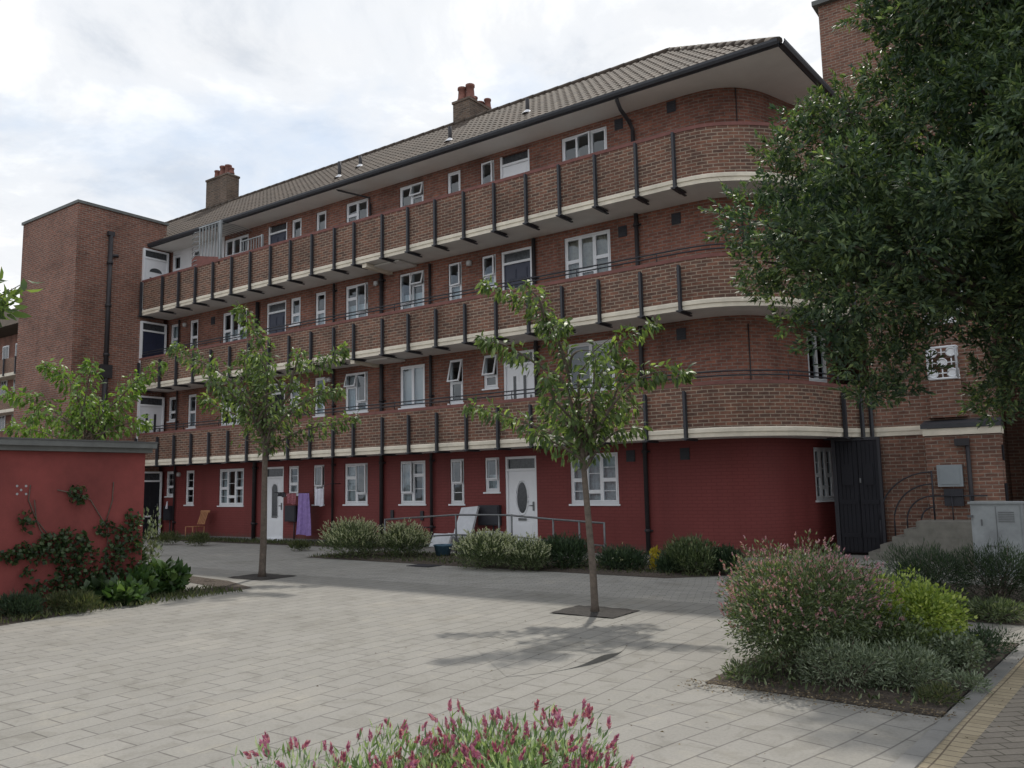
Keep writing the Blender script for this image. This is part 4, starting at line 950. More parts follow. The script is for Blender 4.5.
# ================================================================ TREES
def limb_tree(name, label, base, depth, pxb, trunk, limbs, leafm, group, n_per=46, ll=.12, lw=.05, dens=1., rj=.5, tr=.05):
    """young tree: trunk and limbs given as outline points at the tree's own distance, with depth added"""
    x0, y0 = base; S = F_PX/depth
    t = empty(name, (x0, y0, 0), label, 'tree', group)
    rgt = Vector((math.cos(YAW), math.sin(YAW), 0)); bk = Vector((-math.sin(YAW), math.cos(YAW), 0))
    def W(p, dd=0.): return Vector((x0, y0, 0))+rgt*((p[0]-pxb[0])/S)+Vector((0, 0, (pxb[1]-p[1])/S))+bk*dd
    m = MB()
    tp = [W(p) for p in trunk]; n = len(tp)
    m.tube(spline(tp, 4), [tr*(1.25 if i == 0 else 1)*(1-.35*i/(4*(n-1))) for i in range(4*(n-1)+1)], 10)
    cen = []; ax = []
    allb = []; own = []
    for li, (L, dd) in enumerate(limbs):
        L = [W(p, dd*(i/(len(L)-1))) for i, p in enumerate(L)]
        allb.append(L); own.append((L, 0, L))
        ln = sum((b-a).length for a, b in zip(L, L[1:]))
        # mirrored companions in depth so the crown is round
        if ln > .8:
            for k in range(1):
                a = random.uniform(0, 2*math.pi); s = random.uniform(.4, .65)
                q = [L[0]+((p-L[0])*s).xyz for p in L]
                ax0 = Vector((x0, y0, 0)); out = []
                for i, p in enumerate(q):
                    v = p-ax0; v2 = Vector((v.x*math.cos(a)-v.y*math.sin(a), v.x*math.sin(a)+v.y*math.cos(a), v.z)); w_ = i/(len(q)-1)
                    hv = v.lerp(v2, w_); 
                    # companions lean along the viewing depth more than sideways
                    side = Vector((hv.x, hv.y, 0)).dot(rgt); lim = .45*abs(Vector((L[i].x-x0, L[i].y-y0, 0)).dot(rgt))+.12
                    if abs(side) > lim: hv = hv-rgt*(side-math.copysign(lim, side))
                    out.append(ax0+hv)
                allb.append(out)
    for L in allb:
        k = 5; P = spline(L, k); n = len(P)
        r0 = tr*.5
        m.tube(P, [max(.004, r0*(1-i/n)**.8) for i in range(n)], 6, cap=False)
        P = [Vector(p) for p in P]; ln = sum((b-a).length for a, b in zip(P, P[1:]))
        cnt = int(ln*n_per*dens*4*(1.45 if any(L is q[0] or q[2] is L for q in own) else .18))
        for c in range(cnt):
            u = random.random()**.72*(n-1); i = min(int(u), n-2); p = P[i].lerp(P[i+1], u-i)
            if u/(n-1) < .12: continue
            rad = (.045+.095*math.sin(math.pi*min(1, u/(n-1)))**.7)*rj*2
            a = random.uniform(0, 2*math.pi); rr = rad*math.sqrt(random.random())
            d = (P[i+1]-P[i]).normalized(); s1 = d.cross(Vector((0, 0, 1))).normalized(); s2 = d.cross(s1)
            off = s1*math.cos(a)*rr+s2*math.sin(a)*rr
            cen.append(p+off); v = off.normalized()*.6+d*random.uniform(.0, .6)+Vector((random.uniform(-.5, .5), random.uniform(-.5, .5), random.uniform(-1.5, -.05)))
            ax.append(v)
            if random.random() < .12: m.tube([p, p+off], .004, 4, cap=False)
    m.build('trunk', 'bark', t)
    cen = np.array([list(c) for c in cen]); ax = np.array([list(a) for a in ax])
    spread = RNG.normal(0, .55, (len(cen), 3))+np.array([0, 0, .8])
    leaf_obj('crown', cen, ax, ll, lw, leafm, t, shape=6, fold=.22, spread=spread)
    return t
limb_tree('young_cherry_tree', 'slender young cherry tree in square soil pit in front of the white oval-window door', (-5.41, 9.26), 10.4, (595, 612),
  [(595, 612), (594, 570), (591, 520), (588, 470), (586, 445)],
  [([(587, 450), (584, 410), (570, 355), (556, 322), (549, 310), (525, 289), (484, 270)], .2), ([(552, 312), (548, 298), (543, 289), (530, 276)], -.1), ([(575, 370), (566, 340), (560, 325), (576, 324)], -.3),
   ([(586, 440), (569, 382), (543, 364), (512, 346), (484, 340)], -.5), ([(588, 455), (572, 440), (533, 421), (499, 408), (466, 398)], .4),
   ([(589, 450), (603, 400), (614, 362), (621, 346), (642, 328), (675, 313)], .3), ([(590, 455), (611, 416), (637, 385), (663, 374), (694, 377)], -.4), ([(596, 440), (616, 410), (632, 375), (643, 352)], .5),
   ([(589, 470), (606, 446), (627, 430), (655, 428)], .3), ([(588, 450), (590, 430), (597, 390), (600, 356)], -.5), ([(588, 455), (580, 430), (560, 410), (545, 395)], .7), ([(589, 455), (605, 425), (625, 410), (655, 400)], .8), ([(590, 450), (575, 420), (556, 400), (550, 380)], -.8),
   ([(588, 462), (574, 452), (552, 440), (538, 434)], -.5)], 'cherry', 'young trees in the courtyard', n_per=23, ll=.12, lw=.044, rj=.5)
limb_tree('young_cherry_tree', 'young cherry tree with upswept limbs in soil pit in front of arched-window door', (-12.91, 10.01), 15.65, (262, 577),
  [(262, 577), (263, 540), (263, 500), (263, 455), (262, 435)],
  [([(262, 440), (262, 400), (262, 370), (258, 350), (250, 335), (240, 318), (229, 304)], .2), ([(262, 445), (248, 405), (224, 378), (195, 361), (174, 350)], -.4), ([(262, 450), (255, 434), (233, 418), (204, 405), (190, 395)], .5),
   ([(264, 445), (268, 425), (286, 394), (302, 367), (324, 363), (341, 347)], .3), ([(286, 394), (294, 372), (303, 354)], -.3), ([(264, 452), (270, 440), (288, 418), (315, 403), (346, 396)], -.5), ([(265, 458), (272, 448), (297, 433), (328, 427), (352, 419)], .4),
   ([(260, 430), (250, 395), (234, 368), (229, 346)], .7), ([(262, 430), (268, 400), (272, 378), (266, 362)], -.8), ([(262, 440), (250, 415), (238, 398), (225, 388)], -1.), ([(263, 440), (280, 415), (298, 400), (312, 385)], 1.), ([(262, 425), (258, 395), (252, 372), (243, 352)], .3)],
  'cherry', 'young trees in the courtyard', n_per=23, ll=.125, lw=.05, rj=.72, tr=.065)
limb_tree('young_cherry_tree', 'young tree with sunlight tinted into its light green leaves, rising behind the red walled store, below the brick tower', (-18.5, 9.5), 18.4, (85, 566),
  [(85, 566), (85, 520), (86, 470), (86, 440)],
  [([(86, 440), (80, 410), (66, 383), (50, 370), (31, 361)], .3), ([(86, 445), (70, 422), (50, 408), (32, 400), (12, 394)], -.4), ([(86, 440), (87, 410), (94, 384), (101, 364)], -.5), ([(87, 440), (100, 415), (116, 398), (132, 379), (158, 362)], .3),
   ([(87, 448), (105, 430), (120, 424), (140, 422)], .5), ([(86, 450), (60, 440), (30, 430), (-6, 424)], .5), ([(87, 445), (98, 425), (105, 405), (118, 378)], 1.), ([(86, 445), (80, 428), (66, 418), (52, 420)], -1.), ([(86, 440), (84, 420), (76, 405), (72, 396)], .8)],
  'cherry_sunlit', 'young trees in the courtyard', n_per=22, ll=.15, lw=.06, rj=.85)
# near tree whose branch tip enters at the left edge
tn = empty('near_tree', (-11.7, 3.0, 0), 'near tree out of frame, only a bright leaf spray showing at the upper left edge', 'tree')
m = MB(); m.tube([(-11.7, 3, 0), (-11.65, 3.05, 1.8), (-11.5, 3.1, 2.9)], [.06, .05, .035], 8)
ends = [dpt(22, 284, 9.0), dpt(8, 302, 8.9), dpt(-5, 280, 8.9), dpt(-40, 262, 8.8), dpt(-50, 320, 8.9)]; cc = []; aa = []
for e in ends:
    m.tube([(-11.6, 3.05, 2.4), Vector((-11.55, 3.1, 2.6)).lerp(e, .5)+Vector((0, 0, .12)), e], [.02, .014, .004], 6)
    for i in range(46):
        u = random.uniform(.72, 1.02); p = Vector((-11.55, 3.1, 2.5)).lerp(e, u)+Vector((0, 0, .12*(1-u)))+Vector([random.gauss(0, .05) for _ in range(3)])
        cc.append(list(p)); aa.append([random.uniform(-.3, 1), random.uniform(-.4, .8), random.uniform(-1, .4)])
m.build('trunk', 'bark', tn); leaf_obj('crown', cc, aa, .17, .065, 'cherry', tn, shape=6)

# ---- the big evergreen
def in_poly(x, y, P):
    c = False
    for i in range(len(P)):
        (x1, y1), (x2, y2) = P[i], P[i-1]
        if (y1 > y) != (y2 > y) and x < (x2-x1)*(y-y1)/(y2-y1)+x1: c = not c
    return c
def edge_d(x, y, P):
    d = 1e9
    for i in range(len(P)):
        (x1, y1), (x2, y2) = P[i-1], P[i]; L = (x2-x1)**2+(y2-y1)**2; t = max(0, min(1, ((x-x1)*(x2-x1)+(y-y1)*(y2-y1))/L)); d = min(d, math.hypot(x-x1-t*(x2-x1), y-y1-t*(y2-y1)))
    return d
OUT = [(872, -80), (872, -10), (850, 14), (884, 42), (878, 64), (838, 94), (792, 108), (786, 140), (762, 150), (768, 186), (724, 206), (722, 240), (742, 262), (742, 292), (770, 306), (788, 338), (820, 358), (846, 374), (856, 408), (900, 408), (922, 384), (926, 346), (960, 338), (984, 352), (976, 392), (984, 428), (1020, 424), (1040, 392), (1100, 400), (1180, 380), (1290, 300), (1330, 100), (1250, -120), (1100, -220), (950, -190)]
D0 = 9.3; S0 = F_PX/D0
clumps = []
tries = 0; pts = []
while tries < 60000 and len(pts) < 175:
    tries += 1; x, y = random.uniform(715, 1330), random.uniform(-220, 420)
    if not in_poly(x, y, OUT): continue
    e = edge_d(x, y, OUT); r = random.uniform(22, 52)
    if e < r*.80: 
        r = max(14, e/.85)
        if e < 9: continue
    if any(math.hypot(x-a, y-b) < (r+c)*.64 for a, b, c, _ in pts): continue
    pts.append((x, y, r, e))
big = empty('evergreen_tree', tuple(dpt(1120, 640, D0).xy)+(0,), 'large dark evergreen tree overhanging the scene from the right, dense glossy foliage', 'tree')
bo = ORG[big.name]
for (x, y, r, e) in pts:
    th = min(2.1, .25+(e/S0)*1.05)
    clumps.append((dpt(x, y, D0-th*random.uniform(.55, 1.15)), r/S0*1.02))
    if th > .8: clumps.append((dpt(x+random.uniform(-15, 15), y+random.uniform(-15, 15), D0+th*random.uniform(.5, 1.)), r/S0*1.2))
    if th > 1.3: clumps.append((dpt(x+random.uniform(-25, 25), y+random.uniform(-25, 25), D0+random.uniform(-.6, .4)), r/S0*1.2))
cen = []; ax = []; sp = []
for c, r in clumps:
    cc_ = np.array(c); sc = np.array([1.12, 1.12, .80])
    n = int(5200*r*r*.55); d = unit(n); rad = r*(RNG.uniform(.1, 1, n)**.5)*.92
    cen.append(cc_+d*rad[:, None]*sc); ax.append(d+RNG.normal(0, .6, (n, 3))); sp.append(d*.8+RNG.normal(0, .6, (n, 3)))
    k = int(430*r*r)+6; d = unit(k); d[:, 2] = np.where(d[:, 2] < -.45, -d[:, 2], d[:, 2])
    rad = r*RNG.uniform(.62, 1.0, k)*(1+.22*np.sin(d[:, 0]*6+c.x*3)*np.cos(d[:, 1]*6+c.y*5))
    base = cc_+d*rad[:, None]*sc
    tw = d+RNG.normal(0, .32, (k, 3))+np.array([0, 0, .22]); tw /= np.linalg.norm(tw, axis=1, keepdims=True)
    tl = RNG.uniform(.08, .19, k)
    for j in range(13):
        u = (j+1)/13
        o = unit(k); o -= tw*(o*tw).sum(1, keepdims=True); o /= np.linalg.norm(o, axis=1, keepdims=True)
        cen.append(base+tw*(tl*u)[:, None]); ax.append(tw*(.25+.75*u)+o*(1.0-.55*u)+np.array([0, 0, -.12])); sp.append(tw*.9+np.array([0, 0, .5])+RNG.normal(0, .3, (k, 3)))
cen = np.concatenate(cen); ax = np.concatenate(ax); sp = np.concatenate(sp)
print('evergreen leaves', len(cen), 'clumps', len(clumps))
leaf_obj('crown', cen, ax, .078, .028, 'oak', big, shape=4, fold=.15, spread=sp)
m = MB(); top = Vector((bo.x, bo.y, 5.6))
m.tube([(bo.x, bo.y, 0), (bo.x+.05, bo.y, 1.2), (bo.x-.05, bo.y+.05, 2.6), (bo.x, bo.y, 4.2), (bo.x-.1, bo.y, 6.5), (bo.x, bo.y, 8.2)], [.3, .23, .2, .17, .1, .03], 12)
for c, r in clumps:
    if random.random() < .6 and c.z > 3.7:
        s = Vector((bo.x, bo.y, max(3.2, min(7.5, c.z-random.uniform(.2, .8))))); mid = s.lerp(c, .55)+Vector((0, 0, -.12)); m.tube([s, s.lerp(c, .25), mid, c], [.07, .055, .035, .012], 6, cap=False)
m.build('trunk', 'darkbark', big)
# fine twigs sticking out of the outline
# ================================================================ SHRUBS
def shrub(name, label, cat, c, rx, ry, h, n, ll, lw, mat, group=None, lobes=7, up=.5, stems=True, flowers=None, z0=.0, shape=4, ang=0, fold=.2):
    t = empty(name, (c[0], c[1], 0), label, cat, group)
    L = [(Vector((0, 0, h*.45)), 1.)]
    for i in range(lobes):
        a = 2*math.pi*i/lobes+random.uniform(-.3, .3); q = random.uniform(.35, .62)
        L.append((Vector((rx*q*math.cos(a), ry*q*math.sin(a), h*random.uniform(.38, .62))), random.uniform(.42, .6)))
    cen = []; ax = []; ca, sa = math.cos(ang), math.sin(ang)
    tot = sum(s*s for _, s in L)
    tips = []
    for p, s in L:
        k = int(n*s*s/tot); d = unit(k); rad = RNG.uniform(.15, 1, k)**.42
        sc = np.array([rx*s, ry*s, h*.55*min(1, s*1.15)])
        q = np.array(p)+d*rad[:, None]*sc*(1+.12*np.sin(9*d[:, :1]+p.x*7)+.08*np.cos(11*d[:, 1:2]))
        keep = q[:, 2] > .02+z0; q = q[keep]; d = d[keep]
        q = np.stack([q[:, 0]*ca-q[:, 1]*sa, q[:, 0]*sa+q[:, 1]*ca, q[:, 2]], 1)
        cen.append(q); ax.append(d+np.array([0, 0, up])+RNG.normal(0, .5, q.shape)); 
        if flowers:
            kk = rad[keep] > .93; tips.append(q[kk][d[kk][:, 2] > -.15])
    cen = np.concatenate(cen)+np.array([c[0], c[1], 0]); ax = np.concatenate(ax)
    leaf_obj('foliage', cen, ax, ll, lw, mat, t, shape=shape, fold=fold)
    if stems:
        m = MB()
        for i in range(26):
            e = cen[random.randrange(len(cen))]; b = (c[0]+random.gauss(0, rx*.12), c[1]+random.gauss(0, ry*.12), 0)
            m.tube([b, ((b[0]+e[0])/2+random.gauss(0, .02), (b[1]+e[1])/2, e[2]*.55), tuple(e)], [.011, .008, .003], 5, cap=False)
        m.build('stems', 'bark', t)
    if flowers:
        T = np.concatenate(tips); nf, fl, fw, fm, npet = flowers
        T = T[RNG.permutation(len(T))[:nf]]+np.array([c[0], c[1], 0])
        C2 = []; A2 = []
        for p in T:
            dirv = Vector((p[0]-c[0], p[1]-c[1], .9*h)).normalized()+Vector((random.gauss(0, .35), random.gauss(0, .35), random.gauss(0, .2))); dirv.normalize()
            st_ = Vector(p)+dirv*.02
            for k in range(npet):
                u = k/npet; rr = fw*math.sin(math.pi*(.15+.8*u))
                o = Vector(unit(1)[0]); o = (o-dirv*o.dot(dirv)).normalized()
                C2.append(list(st_+dirv*fl*u)); A2.append(list(dirv*1.1+o*(.95-.7*u)))
        o = leaf_obj('flower_spikes', C2, A2, fw*2.2, fw*1.1, fm, t, shape=4, fold=.1); tag(o, kind='stuff')
    return t
# front hebe, mostly below the frame
q = dpt(528, 870, 2.75); shrub('flowering_shrub', 'nearest shrub with deep pink flower spikes and narrow light green leaves, at the bottom edge', 'shrub', (q.x, q.y), .50, .44, .78, 30000, .042, .009, 'shrubfront', None, 9, .45, True, (680, .032, .0082, 'pink', 24))
q = dpt(352, 880, 2.75); shrub('flowering_shrub', 'lower straggling pink flowered shrub at the bottom edge, left of the nearest one', 'shrub', (q.x, q.y), .62, .44, .73, 27000, .042, .009, 'shrubfront', None, 9, .45, True, (620, .031, .008, 'pink', 22), ang=R(35))
# big right bed
shrub('flowering_shrub', 'largest round shrub in the right bed, mottled green with pale pink flowers on top', 'shrub', (-2.27, 7.38), .70, .80, 1.06, 32000, .042, .013, 'shrub', None, 13, .25, True, (1300, .032, .009, 'palepink', 7))
shrub('golden_shrub', 'bright lime yellow shrub behind and right of the large pink flowered shrub', 'shrub', (-1.60, 8.0), .50, .44, .78, 12000, .040, .022, 'lime', None, 8, .25)
shrub('golden_shrub', 'smaller dull green-yellow shrub peeping out behind the lime yellow shrub', 'shrub', (-1.95, 8.75), .36, .35, .72, 3500, .05, .02, 'shrub', None, 6, .6)
shrub('grey_shrub', 'blue-grey low shrub at the front of the right bed under the pink flowered shrub', 'shrub', (-1.80, 6.80), .36, .25, .40, 5200, .038, .009, 'silver', None, 7, .4)
shrub('grey_shrub', 'silver-green spiky low shrub in the middle front of the right bed', 'shrub', (-1.42, 7.05), .27, .24, .36, 3600, .040, .010, 'silver', None, 7, .5)
shrub('variegated_shrub', 'small whitish variegated shrub nearest the kerb in the right bed', 'shrub', (-1.17, 7.75), .21, .24, .36, 2400, .034, .022, 'silver', None, 6, .3)
shrub('grey_shrub', 'small dark grey-green plant at the far right corner of the bed beside the kerb', 'shrub', (-1.10, 8.45), .2, .25, .28, 1500, .04, .012, 'dark', None, 5, .5)
shrub('variegated_shrub', 'pale leaved small shrub between the lime yellow shrub and the big pink one', 'shrub', (-1.55, 7.55), .26, .26, .52, 3200, .036, .02, 'shrub', None, 5, .5)
# dark shrubs behind, before the steps and cabinet
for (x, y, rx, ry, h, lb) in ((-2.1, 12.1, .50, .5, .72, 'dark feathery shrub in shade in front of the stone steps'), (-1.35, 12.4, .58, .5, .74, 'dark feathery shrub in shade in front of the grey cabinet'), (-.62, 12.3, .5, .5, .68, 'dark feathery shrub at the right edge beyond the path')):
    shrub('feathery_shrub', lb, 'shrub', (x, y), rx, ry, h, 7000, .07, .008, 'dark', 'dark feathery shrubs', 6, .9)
for (x, y, lb) in ((-1.75, 10.9, 'low mid green ground plant in shade right of the lime yellow shrub'), (-1.2, 10.8, 'low mid green ground plant in shade nearest the path at right')):
    shrub('low_plant', lb, 'plant', (x, y), .36, .3, .24, 2200, .06, .012, 'shrub', None, 6, .4)
# beds along the facade
def clump(name, label, px_, py_, wpx, hpx, mat, n, ll, lw, flowers=None, group=None, up=1.2, cat='plant'):
    p = gpt(px_, py_); dep = (p-Vector((0, 0, EYE))).dot(fw); s = dep/F_PX
    return shrub(name, label, cat, (p.x, p.y), wpx*s/2*.95, wpx*s/2*.7, hpx*s*.92, n, ll, lw, mat, group, 7, up, False, flowers)
clump('flowering_grass', 'tall plant mass with pale flower plumes left of the railing', 352, 558, 74, 40, 'shrub', 5200, .10, .016, (620, .10, .017, 'plume', 8))
clump('flowering_grass', 'pale plumed plant clump just left of the blue tub', 404, 558, 56, 36, 'shrub', 4200, .10, .016, (480, .10, .017, 'plume', 8))
clump('flowering_grass', 'pale plumed plant clump just right of the blue tub, below white boards', 486, 569, 74, 38, 'shrub', 5200, .10, .016, (800, .10, .018, 'plume', 8))
clump('flowering_grass', 'pale plumed plant clump at the foot of the oval-window door', 528, 571, 46, 34, 'shrub', 3000, .10, .015, (300, .09, .015, 'plume', 8))
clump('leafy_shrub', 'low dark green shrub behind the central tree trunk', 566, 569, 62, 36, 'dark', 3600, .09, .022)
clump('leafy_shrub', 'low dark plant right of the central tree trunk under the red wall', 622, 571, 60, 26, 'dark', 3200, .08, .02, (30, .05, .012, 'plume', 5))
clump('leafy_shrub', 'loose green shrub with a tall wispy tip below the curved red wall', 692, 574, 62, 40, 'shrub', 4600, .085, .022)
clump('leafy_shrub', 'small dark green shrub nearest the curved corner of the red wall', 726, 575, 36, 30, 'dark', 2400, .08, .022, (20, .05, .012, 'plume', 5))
clump('yellow_plant', 'small plant with yellow top beside the downpipe', 656, 572, 12, 26, 'yellow', 260, .09, .03)
clump('leafy_shrub', 'narrow green plant between yellow plant and loose green shrub', 668, 574, 26, 22, 'dark', 1300, .08, .022)
clump('weed', 'small weed clump by the wooden chair', 198, 546, 30, 14, 'grass', 900, .12, .018)
clump('weed', 'small weed clump at the foot of the red wall right of the arched-window door', 300, 551, 26, 10, 'grass', 600, .12, .018)
clump('weed', 'weed clump below the dark left door', 168, 545, 30, 13, 'grass', 800, .12, .018)
# left bed: broad leaved plants, climber and weeds
def broad(label, px_, py_, w, h, n, mat='bright'):
    p = gpt(px_, py_); return shrub('broad_leaved_plant', label, 'plant', (p.x, p.y), w, w*.8, h, n, .17, .10, mat, None, 6, .5, False, None, shape=6)
broad('glossy broad leaved green plant furthest right in the left bed', 164, 594, .36, .46, 380)
broad('glossy broad leaved plant left of the furthest right one, in the left bed', 136, 598, .32, .44, 300)
broad('lower broad leaved plant spilling onto the paving in the left bed', 124, 604, .30, .27, 220)
broad('broad leaved dull plant at the middle of the red store wall', 96, 604, .3, .3, 200, 'ivy')
clump('low_plant', 'dark feathery low plant at the left edge below the red store wall', 18, 618, 60, 26, 'dark', 2600, .07, .012)
clump('low_plant', 'low brownish-green plant below the red store wall, left of the broad leaves', 72, 612, 60, 22, 'grass', 2400, .07, .012)
clump('leafy_shrub', 'dark climbing shrub against the right corner of the red store wall', 124, 596, 44, 72, 'ivy', 4200, .08, .035, up=.3)
clump('pale_shrub', 'tall spindly pale leaved shrub at the corner beyond the red store', 150, 580, 26, 78, 'silver', 230, .10, .045)
# climber on the red wall (patches lie on the wall plane)
cl = empty('climbing_plant', (-12.25, 5.6, 0), 'creeper spreading in patches across the red store wall', 'climber')
cc = []; aa = []; m = MB()
def wp_(px_, py_):
    d = ray(px_, py_); t = -12.3/d.x; return d.y*t, d.z*t+EYE
for (x, y, rx, ry, n) in ((30, 548, 16, 8, 150), (8, 556, 12, 8, 90), (24, 520, 7, 12, 60), (50, 542, 16, 11, 190), (66, 556, 12, 18, 190), (64, 534, 9, 8, 70), (80, 540, 8, 12, 80), (84, 560, 14, 16, 160), (76, 494, 9, 9, 110), (104, 528, 11, 8, 70), (64, 580, 16, 14, 170), (96, 580, 12, 12, 110), (24, 572, 7, 5, 30), (118, 540, 14, 16, 150), (112, 560, 12, 18, 200), (130, 520, 8, 12, 70), (40, 590, 20, 10, 120), (134, 540, 6, 26, 130), (36, 558, 22, 6, 60)):
    for i in range(int(n*.68)):
        a = random.uniform(0, 6.283); r = math.sqrt(random.random()); yy, zz = wp_(x+rx*r*math.cos(a), y+ry*r*math.sin(a))
        cc.append([-12.29+abs(random.gauss(0, .06)), min(yy, 7.3), max(.03, zz)]); aa.append([random.uniform(.1, .8), random.uniform(-.8, .8), random.uniform(-1., .3)])
for P in ([(112, 600), (105, 560), (108, 530), (90, 500), (78, 494), (57, 490)], [(60, 600), (66, 570), (64, 540), (40, 545), (10, 555)], [(64, 560), (40, 530), (28, 500), (30, 485)], [(112, 570), (122, 530), (104, 524)], [(104, 526), (112, 500), (113, 482)], [(52, 540), (36, 520), (34, 500)]):
    m.tube([(-12.285, wp_(*p)[0], max(.02, wp_(*p)[1])) for p in P], .008, 5)
m.build('stems', 'bark', cl); leaf_obj('foliage', cc, aa, .065, .055, 'ivy', cl, shape=6)

# ================================================================ THINGS IN THE YARD
# tubular railing in front of the door
rl = empty('railing', (-10.8, 15.2, 0), 'low tubular grey railing with two rails in front of the oval-window door', 'railing')
topz = [(-14.84, .80), (-12.55, .93), (-11.02, .93), (-9.9, .85), (-8.6, .78)]
P = [(x, 15.2, z) for x, z in topz]
m = MB(); m.tube(P, .022, 8); m.tube([(x, 15.2, z-.46) for x, z in topz], .018, 8); m.build('rails', 'metal', rl)
for x, z in ((-14.84, .80), (-12.55, .93), (-11.3, .93), (-10.95, .93), (-9.85, .85), (-9.2, .81), (-8.6, .78)):
    m = MB(); m.tube([(x, 15.2, 0), (x, 15.2, z+.02)], .022, 8); m.lathe((x, 15.2, z-.46), [(.03, -.03), (.034, 0), (.03, .03)], 8); m.build('post', 'metal', rl)
# boards / folded lounger
bd = empty('folded_lounger', (-13.3, 16.4, 0), 'white cushioned folding chair and boards stacked against the red wall', 'chair')
m = MB()
def slab(m, a, b, c, d, th):
    a, b, c, d = map(Vector, (a, b, c, d)); n = (b-a).cross(d-a).normalized()*th
    q = [a, b, c, d]; q2 = [p+n for p in q]
    m.poly(q); m.poly(q2[::-1])
    for i in range(4): m.poly([q[i], q2[i], q2[(i+1) % 4], q[(i+1) % 4]])
slab(m, (-13.72, 16.45, .12), (-13.15, 16.45, .12), (-13.08, 16.78, 1.06), (-13.62, 16.78, 1.02), .07); m.build('backrest', 'mattress', bd)
m = MB(); slab(m, (-13.9, 16.0, .36), (-13.3, 16.0, .38), (-13.3, 16.42, .40), (-13.8, 16.42, .42), -.07); slab(m, (-13.95, 15.9, .1), (-13.35, 15.9, .1), (-13.3, 15.98, .42), (-13.85, 15.98, .42), .07); m.build('seat', 'mattress', bd)
m = MB()
for x in (-13.8, -13.3): m.tube([(x, 15.98, .0), (x+.1, 16.5, .38), (x+.15, 16.8, .9)], .014, 6); m.tube([(x, 16.5, 0), (x, 16.0, .36)], .014, 6)
m.build('frame', 'metal', bd)
m = MB(); m.box(-12.7, -12.25, 16.2, 16.6, .01, .42); m.box(-12.72, -12.23, 16.18, 16.62, .42, .47); m.box(-12.5, -12.3, 16.19, 16.199, .1, .2)
tag(m.build('storage_box', 'mattress', None, (-12.5, 16.4, 0)), 'small pale lidded box on the ground beside the white door', 'box')
m = MB(); p = gpt(443, 557); m.lathe((p.x, p.y, 0), [(0, .01), (.15, .01), (.20, .24), (.215, .25), (.215, .28), (.19, .28), (.14, .05), (0, .05)], 16)
tag(m.build('plant_tub', 'blueplastic', None, (p.x, p.y, 0)), 'blue plastic tub between two plumed plant clumps', 'tub')
# wooden chair
ch = empty('folding_chair', (-25.2, 16.45, 0), 'small slatted wooden chair standing against the red wall at left', 'chair')
x, y = -24.85, 16.2
m = MB()
for i in range(4): m.box(x, x+.42, y+i*.1, y+.08+i*.1, .43, .45)
m.build('seat', 'wood', ch)
m = MB()
for i in range(5): slab(m, (x+.02+i*.085, y+.42, .5), (x+.075+i*.085, y+.42, .5), (x+.10+i*.085, y+.55, .92), (x+.045+i*.085, y+.55, .92), .015)
slab(m, (x-.0, y+.55, .88), (x+.50, y+.55, .88), (x+.50, y+.57, .95), (x, y+.57, .95), .02); m.build('backrest', 'wood', ch)
for (a, b) in ((0, 0), (.4, 0), (0, .4), (.4, .4)):
    m = MB(); m.tube([(x+a, y+b, 0), (x+a+(.03 if b else 0), y+b+(.0), .44)], .017, 6); m.build('leg', 'wood', ch)
# laundry on a line
def cloth(name, label, cat, x0, x1, z0, z1, y, mat, taper=0., org=None, sag=.0):
    m = MB(); nx, nz = 16, 14
    def P(i, j, o=0):
        u, v = i/nx, j/nz; w = 1-taper*(1-v)*0+taper*(v)*-1
        cx = (x0+x1)/2; xx = cx+(u-.5)*(x1-x0)*(1-taper*v)
        return Vector((xx, y+.045*math.sin(u*13+v*1.5)*(1.15-v)+.02*math.sin(u*29+1)*(1-.5*v)+o, z0+(z1-z0)*v+.02*math.sin(u*6)*(1-v)-sag*math.sin(math.pi*u)*v))
    for i in range(nx):
        for j in range(nz):
            m.poly([P(i, j), P(i+1, j), P(i+1, j+1), P(i, j+1)], smooth=True); m.poly([P(i, j, .012), P(i, j+1, .012), P(i+1, j+1, .012), P(i+1, j, .012)], smooth=True)
    return tag(m.build(name, mat, None, ((x0+x1)/2, y, z0)), label, cat)
YL = 16.6
m = MB(); m.tube([(-20.9, YL, 1.5), (-20.2, YL, 1.47), (-19.4, YL, 1.48), (-18.4, YL, 1.73)], .006, 5); m.tube([(-20.9, YL, 1.5), (-20.9, YW, 1.5)], .012, 5); m.tube([(-18.4, YL, 1.73), (-18.4, YW, 1.73)], .012, 5)
tag(m.build('washing_line', 'black', None, (-19.6, YL, 1.5)), 'thin washing line strung along the red wall beside the arched-window door', 'washing line')
cloth('dress', 'long purple dress hanging on the washing line', 'dress', -19.86, -19.18, .25, 1.47, YL-.02, 'purple', .28)
cloth('towel', 'small red and white cloth hanging left of the purple dress', 'cloth', -20.28, -19.9, 1.16, 1.47, YL-.02, 'redcloth', -.25)
cloth('towel', 'pale lilac-white cloth hanging right of the purple dress', 'cloth', -19.05, -18.68, 1.1, 1.60, YL-.02, 'whitecloth', .0)
cloth('hat', 'small black garment pegged at the left end of the washing line', 'garment', -20.75, -20.35, 1.38, 1.5, YL-.02, 'black', .1)
m = MB(); m.tube([(-26.9, 16.8, 1.25), (-26.86, 16.75, 1.0)], [.02, .05], 6)
tag(m.build('cloth_bag', 'whitecloth', None, (-26.88, 16.77, 1.0)), 'tiny white cloth bag hanging by the far left meter cupboard', 'bag')
